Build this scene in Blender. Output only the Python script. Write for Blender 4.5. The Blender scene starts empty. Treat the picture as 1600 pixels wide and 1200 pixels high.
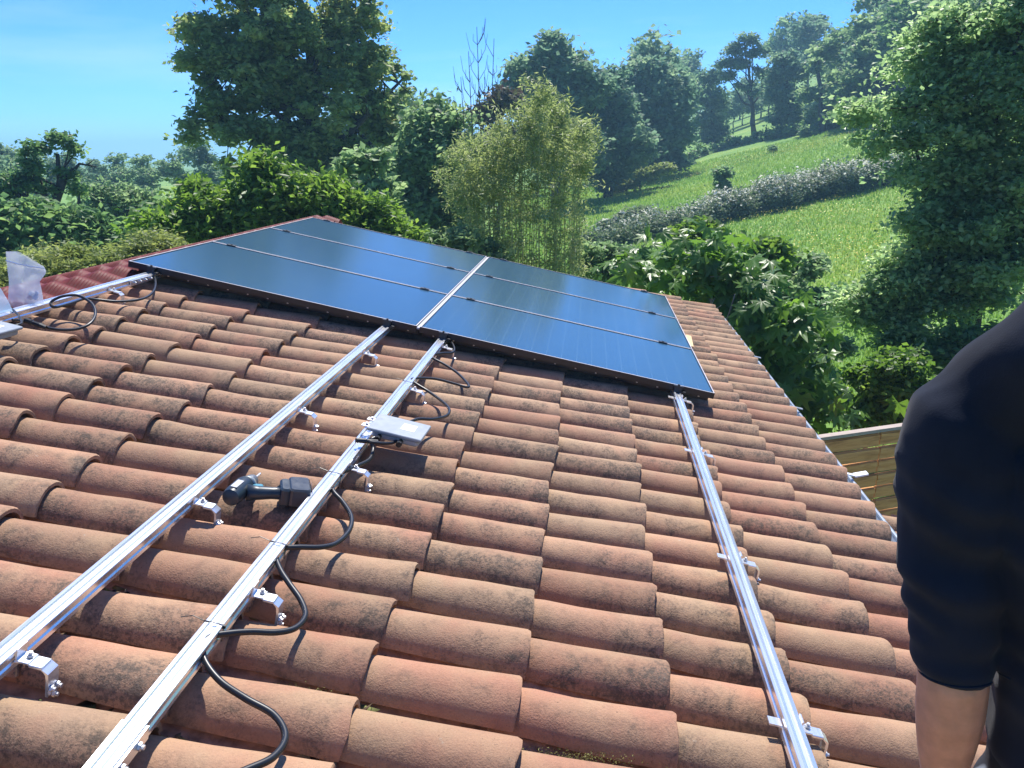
import bpy, math, random
import numpy as np
from mathutils import Vector, Matrix
from mathutils import noise as mnoise

random.seed(7)
RNG = np.random.default_rng(11)
sc = bpy.context.scene
COL = sc.collection
R = math.radians
PI = math.pi

# ------------------------------------------------------------------ camera, sky, sun, exposure
CAM = np.array([2.739, -4.824, 0.573])
RW = np.array([[0.996, 0.091, -0.020], [0.005, -0.263, -0.965], [-0.093, 0.960, -0.263]])
U_, S_, Vt_ = np.linalg.svd(RW); RW = U_ @ Vt_
F = 1326.2
cam = bpy.data.cameras.new('camera')
cam.sensor_fit = 'HORIZONTAL'; cam.sensor_width = 36.0
cam.lens = F / 1600.0 * 36.0
cam.clip_start = 0.05; cam.clip_end = 3000
camo = bpy.data.objects.new('camera', cam); COL.objects.link(camo)
m3 = Matrix([[RW[0][i], -RW[1][i], -RW[2][i]] for i in range(3)])
camo.matrix_world = Matrix.Translation(Vector(CAM)) @ m3.to_4x4()
sc.camera = camo

SUN_AZ, SUN_EL = R(5), R(59)          # azimuth from +Y towards +X
world = bpy.data.worlds.new('World'); sc.world = world; world.use_nodes = True
wn = world.node_tree; wn.nodes.clear()
out = wn.nodes.new('ShaderNodeOutputWorld'); bg = wn.nodes.new('ShaderNodeBackground')
sky = wn.nodes.new('ShaderNodeTexSky'); sky.sky_type = 'NISHITA'; sky.sun_disc = False
sky.sun_elevation = SUN_EL; sky.sun_rotation = SUN_AZ
sky.altitude = 1500; sky.air_density = 0.75; sky.dust_density = 0.0; sky.ozone_density = 4.0
bg.inputs['Strength'].default_value = 0.12
hsv = wn.nodes.new('ShaderNodeHueSaturation'); hsv.inputs['Saturation'].default_value = 1.2
wn.links.new(sky.outputs[0], hsv.inputs['Color'])
tint = wn.nodes.new('ShaderNodeMix'); tint.data_type = 'RGBA'; tint.blend_type = 'MULTIPLY'; tint.inputs[0].default_value = 1
tint.inputs[7].default_value = (.50, .80, 1.22, 1)
wn.links.new(hsv.outputs[0], tint.inputs[6])
# faint wisps and an old vapour trail in the sky
wtc = wn.nodes.new('ShaderNodeTexCoord'); wmp = wn.nodes.new('ShaderNodeMapping'); wmp.inputs['Rotation'].default_value = (.3, .35, .2); wmp.inputs['Scale'].default_value = (1.2, 1.2, 9)
wnz = wn.nodes.new('ShaderNodeTexNoise'); wnz.inputs['Scale'].default_value = 1.6; wnz.inputs['Detail'].default_value = 6; wnz.inputs['Roughness'].default_value = .55
wrp = wn.nodes.new('ShaderNodeValToRGB'); wrp.color_ramp.elements[0].position = .5; wrp.color_ramp.elements[1].position = .8; wrp.color_ramp.elements[1].color = (.32, .32, .32, 1)
wn.links.new(wtc.outputs['Generated'], wmp.inputs[0]); wn.links.new(wmp.outputs[0], wnz.inputs['Vector']); wn.links.new(wnz.outputs[0], wrp.inputs[0])
wmx = wn.nodes.new('ShaderNodeMix'); wmx.data_type = 'RGBA'; wn.links.new(wrp.outputs[0], wmx.inputs[0]); wn.links.new(tint.outputs[2], wmx.inputs[6]); wmx.inputs[7].default_value = (5.5, 6.2, 7.0, 1)
wn.links.new(wmx.outputs[2], bg.inputs['Color']); wn.links.new(bg.outputs[0], out.inputs['Surface'])
sund = bpy.data.lights.new('sun', 'SUN'); sund.energy = 4.7; sund.angle = R(0.53); sund.color = (1, .955, .88)
suno = bpy.data.objects.new('sun', sund); COL.objects.link(suno)
sdir = Vector((math.sin(SUN_AZ) * math.cos(SUN_EL), math.cos(SUN_AZ) * math.cos(SUN_EL), math.sin(SUN_EL)))
suno.rotation_euler = (sdir).to_track_quat('Z', 'Y').to_euler(); suno.location = (0, 0, 30)
sc.view_settings.view_transform = 'Standard'; sc.view_settings.look = 'None'
sc.view_settings.exposure = 0.80; sc.view_settings.gamma = 1; sc.view_settings.use_curve_mapping = False
sc.render.engine = 'CYCLES'
sc.cycles.max_bounces = 6; sc.cycles.transparent_max_bounces = 8

HAZE = .0013
# ------------------------------------------------------------------ helpers
def ray(px, py):
    d = RW.T @ np.array([(px - 800) / F, (py - 600) / F, 1.0])
    return d / np.linalg.norm(d)
def at(px, py, dist):
    """Point at a horizontal distance DIST from the camera along the sight line of a photo pixel."""
    d = ray(px, py); return CAM + d * (dist / math.hypot(d[0], d[1]))
def atz(px, py, depth):
    d = RW.T @ np.array([(px - 800) / F, (py - 600) / F, 1.0]); return CAM + d * depth
SL = R(13.0)
cS, sS = math.cos(SL), math.sin(SL)
def W(v, u, n):
    """roof frame (down the slope, along the ridge, off the panel plane) to world"""
    return np.array([v * cS + n * sS, u, -v * sS + n * cS])
ROOF = Matrix([[cS, 0, sS, 0], [0, 1, 0, 0], [-sS, 0, cS, 0], [0, 0, 0, 1]])
def bp(px, py, n):
    d = ray(px, py); dl = np.array([d[0] * cS - d[2] * sS, d[1], d[0] * sS + d[2] * cS])
    c = np.array([CAM[0] * cS - CAM[2] * sS, CAM[1], CAM[0] * sS + CAM[2] * cS])
    t = (n - c[2]) / dl[2]; return c + t * dl

def tag(o, label=None, cat=None, group=None, kind=None):
    if label: o['label'] = label
    if cat: o['category'] = cat
    if group: o['group'] = group
    if kind: o['kind'] = kind
    return o
def empty(name, loc=(0, 0, 0), rot=None):
    o = bpy.data.objects.new(name, None); COL.objects.link(o); o.location = Vector(loc)
    o.empty_display_size = .1
    if rot is not None: o.rotation_euler = rot
    return o
def link(name, me, parent=None, mat=None):
    o = bpy.data.objects.new(name, me); COL.objects.link(o)
    if mat is not None and not me.materials: me.materials.append(mat)
    if parent is not None: o.parent = parent
    return o
def mesh_np(name, V, Fc, mat=None, smooth=False, attrs=None, mats=None, midx=None):
    """V (n,3); Fc: (m,k) array or list of arrays"""
    V = np.asarray(V, dtype=np.float32)
    me = bpy.data.meshes.new(name)
    if isinstance(Fc, np.ndarray): Fl = [Fc]
    else: Fl = [np.asarray(f) for f in Fc if len(f)]
    nl = sum(f.size for f in Fl); nf = sum(len(f) for f in Fl)
    me.vertices.add(len(V)); me.vertices.foreach_set('co', V.ravel())
    me.loops.add(nl); me.polygons.add(nf)
    me.loops.foreach_set('vertex_index', np.concatenate([f.ravel() for f in Fl]).astype(np.int32))
    tot = np.concatenate([np.full(len(f), f.shape[1]) for f in Fl]).astype(np.int32)
    st = np.concatenate([[0], np.cumsum(tot)[:-1]]).astype(np.int32)
    me.polygons.foreach_set('loop_start', st)
    if smooth: me.polygons.foreach_set('use_smooth', np.ones(nf, dtype=bool))
    if midx is not None: me.polygons.foreach_set('material_index', np.asarray(midx, dtype=np.int32))
    if attrs:
        for k, a in attrs.items():
            at_ = me.attributes.new(k.rstrip('@'), 'FLOAT', 'POINT' if k.endswith('@') else 'FACE'); at_.data.foreach_set('value', np.asarray(a, dtype=np.float32))
    for m in (mats or ([mat] if mat else [])): me.materials.append(m)
    me.update(calc_edges=True); me.validate()
    return me

class MB:
    """collects simple shapes into one mesh"""
    def __init__(s): s.v = []; s.f = []; s.m = []
    def add(s, V, Fs, mi=0):
        b = len(s.v); s.v += [tuple(p) for p in V]; s.f += [tuple(b + i for i in f) for f in Fs]; s.m += [mi] * len(Fs)
    def box(s, c, d, M=None, mi=0, bev=0.0):
        x, y, z = d[0] / 2, d[1] / 2, d[2] / 2
        if bev <= 0:
            V = [(-x, -y, -z), (x, -y, -z), (x, y, -z), (-x, y, -z), (-x, -y, z), (x, -y, z), (x, y, z), (-x, y, z)]
            Fs = [(3, 2, 1, 0), (4, 5, 6, 7), (0, 1, 5, 4), (1, 2, 6, 5), (2, 3, 7, 6), (3, 0, 4, 7)]
        else:
            V = []; b = min(bev, x * .9, y * .9, z * .9)
            # rounded in plan plus chamfered top and bottom
            ring = []
            for (sx, sy, a0) in ((1, 1, 0), (-1, 1, 90), (-1, -1, 180), (1, -1, 270)):
                for k in range(3):
                    a = R(a0 + 45 * k); ring.append((sx * (x - b) + b * math.cos(a), sy * (y - b) + b * math.sin(a)))
            nr = len(ring)
            def sc_(p, q): return (p[0] * (1 - q / x), p[1] * (1 - q / y))
            for zz, q in ((-z, b * .5), (-z + b * .5, 0), (z - b * .5, 0), (z, b * .5)):
                V += [(sc_(p, q)[0], sc_(p, q)[1], zz) for p in ring]
            Fs = [tuple(range(nr))[::-1], tuple(range(3 * nr, 4 * nr))]
            for l in range(3):
                for k in range(nr):
                    k2 = (k + 1) % nr
                    Fs.append((l * nr + k, l * nr + k2, (l + 1) * nr + k2, (l + 1) * nr + k))
        if M is None: V = [(p[0] + c[0], p[1] + c[1], p[2] + c[2]) for p in V]
        else: V = [tuple(M @ Vector(p) + Vector(c)) for p in V]
        s.add(V, Fs, mi); return s
    def tube(s, pts, r, seg=8, mi=0, cap=True):
        pts = [Vector(p) for p in pts]; n = len(pts)
        rs = r if hasattr(r, '__len__') else [r] * n
        V = []; up = Vector((0, 0, 1)); prev = None
        for i, p in enumerate(pts):
            t = (pts[min(i + 1, n - 1)] - pts[max(i - 1, 0)]).normalized()
            if prev is None:
                a = t.orthogonal().normalized() if abs(t.z) > .95 else t.cross(up).normalized()
            else:
                a = (prev - t * prev.dot(t)); a = a.normalized() if a.length > 1e-6 else t.orthogonal().normalized()
            prev = a; b = t.cross(a)
            for k in range(seg):
                w = 2 * PI * k / seg; V.append(tuple(p + (a * math.cos(w) + b * math.sin(w)) * rs[i]))
        Fs = []
        for i in range(n - 1):
            for k in range(seg):
                k2 = (k + 1) % seg; Fs.append((i * seg + k, i * seg + k2, (i + 1) * seg + k2, (i + 1) * seg + k))
        if cap: Fs += [tuple(range(seg))[::-1], tuple(range((n - 1) * seg, n * seg))]
        s.add(V, Fs, mi); return s
    def prism(s, poly, h, M=None, mi=0):
        """poly in local XY, extruded along local Z by h"""
        n = len(poly); V = [(p[0], p[1], 0) for p in poly] + [(p[0], p[1], h) for p in poly]
        if M is not None: V = [tuple(M @ Vector(p)) for p in V]
        s.add(V, [tuple(range(n))[::-1], tuple(range(n, 2 * n))] + [(i, (i + 1) % n, (i + 1) % n + n, i + n) for i in range(n)], mi); return s
    def mesh(s, name, mats, smooth=False):
        me = bpy.data.meshes.new(name); me.from_pydata(s.v, [], s.f)
        for m in (mats if isinstance(mats, (list, tuple)) else [mats]): me.materials.append(m)
        me.polygons.foreach_set('material_index', s.m)
        if smooth: me.polygons.foreach_set('use_smooth', [True] * len(s.f))
        me.update(); return me
    def build(s, name, mats, parent=None, smooth=False, autos=None):
        me = s.mesh(name, mats, smooth)
        if autos: me.set_sharp_from_angle(angle=R(autos)) if hasattr(me, 'set_sharp_from_angle') else None
        return link(name, me, parent)
def catmull(P, sub=8):
    P = [np.array(p, float) for p in P]; Q = [2 * P[0] - P[1]] + P + [2 * P[-1] - P[-2]]; o = []
    for i in range(1, len(Q) - 2):
        a, b, c, d = Q[i - 1:i + 3]
        for k in range(sub):
            t = k / sub
            o.append(.5 * ((2 * b) + (c - a) * t + (2 * a - 5 * b + 4 * c - d) * t * t + (3 * b - a - 3 * c + d) * t ** 3))
    o.append(P[-1]); return o

# ------------------------------------------------------------------ materials
def M_(name):
    m = bpy.data.materials.new(name); m.use_nodes = True; nt = m.node_tree
    b = nt.nodes.get('Principled BSDF'); return m, nt, b
def N(nt, t, **k):
    n = nt.nodes.new('ShaderNode' + t)
    for a, v in k.items():
        if a in n.inputs: n.inputs[a].default_value = v
        else: setattr(n, a, v)
    return n
def ramp(nt, stops, src=None):
    r = nt.nodes.new('ShaderNodeValToRGB'); e = r.color_ramp.elements
    while len(e) < len(stops): e.new(.5)
    for i, (p, c) in enumerate(stops):
        e[i].position = p; e[i].color = (*c, 1) if len(c) == 3 else c
    if src is not None: nt.links.new(src, r.inputs[0])
    return r
def mixc(nt, fac, a, b, mode='MIX'):
    m = nt.nodes.new('ShaderNodeMix'); m.data_type = 'RGBA'; m.blend_type = mode
    for idx, x in ((0, fac), (6, a), (7, b)):
        if hasattr(x, 'links'): nt.links.new(x, m.inputs[idx])
        elif idx == 0: m.inputs[0].default_value = x
        else: m.inputs[idx].default_value = (*x, 1)
    return m.outputs[2]
def math_(nt, op, a, b=None, c=None):
    m = nt.nodes.new('ShaderNodeMath'); m.operation = op
    for i, x in enumerate((a, b, c)):
        if x is None: continue
        if hasattr(x, 'links'): nt.links.new(x, m.inputs[i])
        else: m.inputs[i].default_value = x
    return m.outputs[0]
def simple(name, c, rough=.6, metal=0, noise=.0, nscale=20, bump=0, spec=.5, **kw):
    m, nt, b = M_(name)
    b.inputs['Base Color'].default_value = (*c, 1); b.inputs['Roughness'].default_value = rough
    b.inputs['Metallic'].default_value = metal; b.inputs['Specular IOR Level'].default_value = spec
    if noise or bump:
        tc = N(nt, 'TexCoord'); nz = N(nt, 'TexNoise', Scale=nscale, Detail=5.0, Roughness=.6)
        nt.links.new(tc.outputs['Object'], nz.inputs['Vector'])
        if noise:
            r = ramp(nt, [(.3, tuple(x * (1 - noise) for x in c)), (.7, tuple(min(1, x * (1 + noise)) for x in c))], nz.outputs[0])
            nt.links.new(r.outputs[0], b.inputs['Base Color'])
            nt.links.new(math_(nt, 'MULTIPLY_ADD', nz.outputs[0], .25, rough - .12), b.inputs['Roughness'])
        if bump:
            bm = N(nt, 'Bump', Strength=bump, Distance=.01); nt.links.new(nz.outputs[0], bm.inputs['Height']); nt.links.new(bm.outputs[0], b.inputs['Normal'])
    for k, v in kw.items(): b.inputs[k].default_value = v
    return m
def leaf_mat(name, stops, trans=.35, rough=.5, spec=.4, tcol=None):
    """leaf colour varied from leaf to leaf and from clump to clump; light passes through"""
    m, nt, b = M_(name); o = nt.nodes['Material Output']
    a = N(nt, 'Attribute', attribute_name='rnd')
    r = ramp(nt, stops, a.outputs['Fac'])
    b.inputs['Roughness'].default_value = rough; b.inputs['Specular IOR Level'].default_value = spec
    nt.links.new(r.outputs[0], b.inputs['Base Color'])
    tr = N(nt, 'BsdfTranslucent')
    g = N(nt, 'HueSaturation', Hue=.485, Saturation=1.1, Value=1.8); nt.links.new(r.outputs[0], g.inputs['Color'])
    nt.links.new(g.outputs[0], tr.inputs['Color'])
    mx = N(nt, 'MixShader'); mx.inputs[0].default_value = trans
    nt.links.new(b.outputs[0], mx.inputs[1]); nt.links.new(tr.outputs[0], mx.inputs[2]); nt.links.new(mx.outputs[0], o.inputs[0])
    return m

def tile_material():
    m, nt, b = M_('fired_clay')
    tc = N(nt, 'TexCoord'); oi = N(nt, 'ObjectInfo'); a = N(nt, 'Attribute', attribute_name='rnd')
    rnd = math_(nt, 'FRACT', math_(nt, 'ADD', oi.outputs['Random'], a.outputs['Fac']))
    rnd2 = math_(nt, 'FRACT', math_(nt, 'MULTIPLY', rnd, 17.31)); rnd3 = math_(nt, 'FRACT', math_(nt, 'MULTIPLY', rnd, 71.7))
    off = nt.nodes.new('ShaderNodeCombineXYZ'); nt.links.new(math_(nt, 'MULTIPLY', rnd, 37), off.inputs[0]); nt.links.new(math_(nt, 'MULTIPLY', rnd2, 53), off.inputs[1])
    vm = nt.nodes.new('ShaderNodeVectorMath'); vm.operation = 'ADD'
    nt.links.new(tc.outputs['Object'], vm.inputs[0]); nt.links.new(off.outputs[0], vm.inputs[1]); P = vm.outputs[0]
    def nz(s, d=6.0, rr=.6, dist=0.0, vec=P):
        n = N(nt, 'TexNoise', Scale=s, Detail=d, Roughness=rr, Distortion=dist); nt.links.new(vec, n.inputs['Vector']); return n.outputs[0]
    base = ramp(nt, [(0, (.44, .215, .135)), (.3, (.44, .24, .15)), (.55, (.455, .275, .17)), (.8, (.46, .305, .19)), (1, (.39, .21, .135))], rnd)
    big = nz(5, 3.0, .5)
    c1 = mixc(nt, math_(nt, 'MULTIPLY', ramp(nt, [(.38, (0, 0, 0)), (.66, (1, 1, 1))], big).outputs[0], .75), base.outputs[0], (.46, .31, .185))
    c1 = mixc(nt, math_(nt, 'MULTIPLY', ramp(nt, [(.5, (0, 0, 0)), (.75, (1, 1, 1))], nz(7, 3.0, .5, 0, tc.outputs['Object'] if 0 else P)).outputs[0], .5), c1, (.43, .195, .125))
    # soot, lichen and algae: speckle that gathers in patches
    patch = ramp(nt, [(.36, (0, 0, 0)), (.66, (1, 1, 1))], nz(6.5, 4.0, .65, .6))
    fine = ramp(nt, [(.49, (0, 0, 0)), (.58, (1, 1, 1))], nz(110, 6.0, .85))
    med = ramp(nt, [(.50, (0, 0, 0)), (.60, (1, 1, 1))], nz(30, 8.0, .78))
    amt = math_(nt, 'MULTIPLY_ADD', rnd3, .80, .24)
    # the flanks weather more than the crest
    fya = N(nt, 'Attribute', attribute_name='fy'); fxa = N(nt, 'Attribute', attribute_name='fx')
    fl = ramp(nt, [(.10, (1, 1, 1)), (.34, (.85, .85, .85)), (.50, (.30, .30, .30)), (.75, (.28, .28, .28)), (1, (.6, .6, .6))], math_(nt, 'MULTIPLY_ADD', fya.outputs['Fac'], .5, .5))
    we = ramp(nt, [(.0, (1.0, 1.0, 1.0)), (.12, (.75, .75, .75)), (.4, (.55, .55, .55))], fxa.outputs['Fac'])
    amt = math_(nt, 'MULTIPLY', amt, math_(nt, 'MULTIPLY', we.outputs[0], 2.1))
    amt = math_(nt, 'MULTIPLY', amt, fl.outputs[0])
    dk = math_(nt, 'MULTIPLY', math_(nt, 'MULTIPLY', patch.outputs[0], math_(nt, 'MAXIMUM', math_(nt, 'MULTIPLY', fine.outputs[0], .9), math_(nt, 'MULTIPLY', med.outputs[0], .85))), amt)
    dk = math_(nt, 'MINIMUM', math_(nt, 'MULTIPLY', dk, 1.9), .92)
    c2 = mixc(nt, dk, c1, (.085, .065, .05))
    soft = math_(nt, 'MULTIPLY', math_(nt, 'MULTIPLY', patch.outputs[0], amt), .42)
    c2 = mixc(nt, soft, c2, (.20, .155, .115))
    pale = ramp(nt, [(.70, (0, 0, 0)), (.76, (1, 1, 1))], nz(38, 3.0, .6))
    c3 = mixc(nt, math_(nt, 'MULTIPLY', pale.outputs[0], .4), c2, (.50, .46, .36))
    gr = nz(220, 2.0, .6)
    spk = ramp(nt, [(.66, (0, 0, 0)), (.70, (1, 1, 1))], nz(150, 3.0, .6))
    c3 = mixc(nt, math_(nt, 'MULTIPLY', spk.outputs[0], .55), c3, (.07, .05, .04))
    c4 = mixc(nt, .30, c3, ramp(nt, [(.3, (.35, .35, .35)), (.7, (1, 1, 1))], gr).outputs[0], 'MULTIPLY')
    rnd4 = math_(nt, 'FRACT', math_(nt, 'MULTIPLY', rnd, 233.1)); val = nt.nodes.new('ShaderNodeCombineColor'); vv = math_(nt, 'MULTIPLY_ADD', rnd4, .26, .84)
    for q in range(3): nt.links.new(vv, val.inputs[q])
    c4 = mixc(nt, 1.0, c4, val.outputs[0], 'MULTIPLY')
    nt.links.new(c4, b.inputs['Base Color'])
    b.inputs['Roughness'].default_value = .86; b.inputs['Specular IOR Level'].default_value = .25
    h = math_(nt, 'ADD', math_(nt, 'MULTIPLY', nz(80, 6.0, .75), .7), math_(nt, 'MULTIPLY', gr, .6))
    bm = N(nt, 'Bump', Strength=.42, Distance=.006); nt.links.new(h, bm.inputs['Height']); nt.links.new(bm.outputs[0], b.inputs['Normal'])
    return m
m_tile = tile_material()
def alu_mat(name, c, r0):
    m, nt, b = M_(name)
    tc = N(nt, 'TexCoord'); mp = N(nt, 'Mapping'); mp.inputs['Scale'].default_value = (60, 1.2, 60)
    nt.links.new(tc.outputs['Object'], mp.inputs[0]); nz = N(nt, 'TexNoise', Scale=4.0, Detail=4.0); nt.links.new(mp.outputs[0], nz.inputs['Vector'])
    b.inputs['Metallic'].default_value = .82; b.inputs['Base Color'].default_value = (*c, 1)
    nt.links.new(math_(nt, 'MULTIPLY_ADD', nz.outputs[0], .16, r0), b.inputs['Roughness'])
    bm = N(nt, 'Bump', Strength=.08, Distance=.002); nt.links.new(nz.outputs[0], bm.inputs['Height']); nt.links.new(bm.outputs[0], b.inputs['Normal'])
    return m
m_alu = alu_mat('mill_aluminium', (.88, .88, .88), .17)
m_hook = alu_mat('bracket_aluminium', (.84, .84, .84), .22)
m_steel = simple('bolt_steel', (.65, .65, .66), .45, .8)
m_black = simple('black_plastic', (.012, .013, .015), .42, noise=.3, nscale=60)
m_cable = simple('cable_sheath', (.012, .013, .016), .38)
m_frame = simple('anodised_black', (.012, .014, .018), .35, .2)
m_seamgrey = simple('seam_aluminium', (.55, .57, .6), .35, .9)
m_bark = simple('bark', (.10, .078, .06), .9, noise=.5, nscale=9, bump=.8)
m_barkd = simple('dark_bark', (.055, .045, .04), .9, noise=.4, nscale=8, bump=.6)
m_wood_lath = simple('raw_lath', (.62, .43, .22), .7, noise=.2, nscale=30)
m_zinc = simple('zinc_gutter', (.36, .41, .48), .4, .5, noise=.12, nscale=12)
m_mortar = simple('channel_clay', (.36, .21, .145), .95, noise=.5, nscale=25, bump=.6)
m_deck = simple('roof_boarding', (.16, .10, .07), .9, noise=.3, nscale=10)
m_wall = simple('render_coat', (.62, .55, .44), .9, noise=.12, nscale=6, bump=.3)

# ------------------------------------------------------------------ terrain
def zg(X, Y):
    X = np.asarray(X, float); Y = np.asarray(Y, float)
    xr = np.log1p(np.exp((X - 3) / 3.0)) * 3.0            # soft ramp
    xr = np.where(X > 60, 3 * 20 + .35 * (X - 60) * 0 + (60 - 3) * .0 + (X - 3), xr) if False else xr
    yy = np.clip(Y - 4, 0, None); yy = 82 * (1 - np.exp(-(yy / 82) ** 1.15)) * 1.12
    z = -3.6 + .0044 * xr * yy + .009 * np.clip(Y - 18, 0, 80)
    z = z + .10 * np.sin(X * .23 + 1) * np.cos(Y * .19) * np.clip((np.hypot(X, Y) - 12) / 20, 0, 1)
    return z
def gpt(px, py):
    """where the sight line of a pixel meets the terrain"""
    d = ray(px, py); t = np.linspace(5, 400, 8000); P = CAM[None] + t[:, None] * d[None]
    below = P[:, 2] < zg(P[:, 0], P[:, 1]); i = int(np.argmax(below)) if below.any() else len(t) - 1
    return np.array([P[i, 0], P[i, 1], float(zg(P[i, 0], P[i, 1]))])

def grass_mat():
    m, nt, b = M_('meadow_grass_ground')
    tc = N(nt, 'TexCoord'); P = tc.outputs['Object']
    def nz(s, d=5.0, rr=.6):
        n = N(nt, 'TexNoise', Scale=s, Detail=d, Roughness=rr); nt.links.new(P, n.inputs['Vector']); return n.outputs[0]
    r = ramp(nt, [(.3, (.12, .24, .055)), (.5, (.18, .32, .07)), (.7, (.28, .38, .09))], nz(.35, 6.0))
    r2 = ramp(nt, [(.35, (.72, .72, .72)), (.65, (1.1, 1.1, 1.1))], nz(3.5, 8.0, .75))
    c = mixc(nt, .8, r.outputs[0], r2.outputs[0], 'MULTIPLY')
    yl = math_(nt, 'MULTIPLY', ramp(nt, [(.5, (0, 0, 0)), (.68, (1, 1, 1))], nz(.10, 3.0)).outputs[0], ramp(nt, [(.48, (0, 0, 0)), (.62, (1, 1, 1))], nz(5, 4.0, .7)).outputs[0])
    c = mixc(nt, math_(nt, 'MULTIPLY', yl, .7), c, (.42, .37, .05))
    nt.links.new(c, b.inputs['Base Color']); b.inputs['Roughness'].default_value = .9; b.inputs['Specular IOR Level'].default_value = .15
    bm = N(nt, 'Bump', Strength=.7, Distance=.15); nt.links.new(nz(4, 8.0, .75), bm.inputs['Height']); nt.links.new(bm.outputs[0], b.inputs['Normal'])
    return m
m_grass = grass_mat()
gx = np.concatenate([np.linspace(-900, -70, 12)[:-1], np.linspace(-70, 110, 130), np.linspace(110, 900, 14)[1:]])
gy = np.concatenate([np.linspace(-500, -40, 8)[:-1], np.linspace(-40, 150, 140), np.linspace(150, 1400, 16)[1:]])
GX, GY = np.meshgrid(gx, gy); GZ = zg(np.clip(GX, -70, 110), np.clip(GY, -40, 400))
nx, ny = len(gx), len(gy); ii = (np.arange(ny - 1)[:, None] * nx + np.arange(nx - 1)[None]).ravel()
me = mesh_np('ground', np.stack([GX.ravel(), GY.ravel(), GZ.ravel()], 1), np.stack([ii, ii + 1, ii + nx + 1, ii + nx], 1), m_grass, True)
ground = tag(link('ground', me), kind='structure')

# ------------------------------------------------------------------ house and roof
NC = -0.085                 # crest height of the cover tiles in the roof frame
PITCH = 0.2185; U0 = -0.616
VCOL = [3.045 + .3735 * j for j in range(-8, 4)]
UK = [U0 + PITCH * k for k in range(-14, 23)]
UNEAR, UFAR = UK[0] - .13, UK[-1] + .13
VE = 4.20
house = empty('house', W(2, 0, -.3)); HI = Matrix.Translation(Vector(W(2, 0, -.3))).inverted()
tag(house, 'low house under an orange clay barrel tile roof that carries solar panels', 'house')
def hpart(o):
    o.matrix_parent_inverse = Matrix.Identity(4); o.matrix_world = o.matrix_world
    o.parent = house; o.matrix_local = HI @ o.matrix_basis; return o
def put(o, parent, Mx):
    o.parent = parent; o.matrix_basis = Mx; return o

def tile_geo(L=.455, r0=.073, r1=.0925, th=.015, seg=12, rings=5, jit=.0018, seed=0, half=80):
    """barrel tile along +X (down the slope), wide end at x=0, running back to -L; crest at z=0 of wide end outer"""
    rg = np.random.default_rng(seed); V = []; Fs = []
    ang = np.linspace(R(-half), R(half), seg + 1)
    def ringv(x, r, w):
        y = np.sin(ang) * r; z = np.cos(ang) * r - r1
        return np.stack([np.full_like(y, x), y, z], 1) + w
    xs = np.concatenate([[0.0, -.006], np.linspace(-.05, -L, rings)])
    wv = rg.normal(0, jit, (len(xs), 3)); wv[:, 0] = 0
    outer = []
    for i, x in enumerate(xs):
        t = -x / L; r = r1 + (r0 - r1) * t - (.004 if i == 0 else 0)
        w = wv[max(i, 1)] + np.stack([np.zeros(seg + 1), rg.normal(0, jit * .25, seg + 1), rg.normal(0, jit * .5, seg + 1)], 1)
        if i < 2: w[:, 0] += np.interp(np.arange(seg + 1), np.arange(0, seg + 1, 3), rg.normal(0, .0035, len(np.arange(0, seg + 1, 3)))) * 1.0
        outer.append(ringv(x, r, w))
    inner = [outer[i] * 1.0 for i in (0, 1, len(xs) - 1)]
    n = seg + 1
    for i, o in enumerate(inner):
        c = np.array([0, 0, -r1]); d = o - c; d[:, 0] = 0; l = np.linalg.norm(d, axis=1, keepdims=True)
        inner[i] = o - d / l * (th - (.004 if i == 0 else 0))
    V = np.concatenate(outer + inner); no = len(outer); y0_ = (V[:, 1] / r1, np.clip(-V[:, 0] / L, 0, 1))
    def q(a, b):   # strip between ring a and ring b
        k = np.arange(seg); return np.stack([a * n + k, a * n + k + 1, b * n + k + 1, b * n + k], 1)
    fs = [q(i, i + 1)[:, ::-1] for i in range(no - 1)]
    fs.append(q(0, no)); fs.append(q(no, no + 1)); fs.append(q(no + 1, no + 2)); fs.append(q(no + 2, no - 1))
    side = []
    for e in (0, seg):
        side.append([0 * n + e, no * n + e, (no + 2) * n + e, (no - 1) * n + e])
    return V, np.concatenate(fs + [np.array(side)]), y0_
tile_meshes = []; tile_geos = []
for s in range(7):
    V, Fq, fa_ = tile_geo(seed=s, jit=[.0006, .001, .0008, .0013, .0007, .001, .0015][s]); tile_geos.append((V, Fq, fa_))
    me = mesh_np('roof_tile', V, Fq, m_tile, True, {'fy@': fa_[0], 'fx@': fa_[1]}); me.set_sharp_from_angle(angle=R(38)); tile_meshes.append(me)
tiles = []
TILT = R(2.0)
for j, v in enumerate(VCOL):
    if j == 0: continue
    for k, u in enumerate(UK):
        if u > 3.85 and v < 3.4: continue
        n = NC
        jv, ju = RNG.normal(0, .007), RNG.normal(0, .0035)
        if j == len(VCOL) - 1: jv *= .4
        Mx = ROOF @ Matrix.Translation((v + jv, u + ju, n + RNG.normal(0, .0022))) @ Matrix.Rotation(RNG.normal(0, R(.8)), 4, 'Z') @ Matrix.Rotation(-TILT + RNG.normal(0, R(.25)), 4, 'Y') @ Matrix.Rotation(RNG.normal(0, R(1.6)), 4, 'X')
        p = W(v - .19, u, n)
        c = RW @ (p - CAM); vis = c[2] > .1 and -1150 < F * c[0] / c[2] < 900 and -500 < F * c[1] / c[2] < 740
        und = (.15 < v < 3.5 and .12 < u < 3.45)
        tiles.append((0 if (vis and not und) else 1, float(np.linalg.norm(p - CAM)), Mx, RNG.integers(0, 7), RNG.random()))
tiles.sort(key=lambda t: (t[0], t[1]))
NVIS = sum(1 for t in tiles if t[0] == 0); print('tiles visible', NVIS, 'all', len(tiles))
for t in tiles[:300]:
    o = link('roof_tile', tile_meshes[t[3]]); put(o, house, HI @ t[2])
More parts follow.
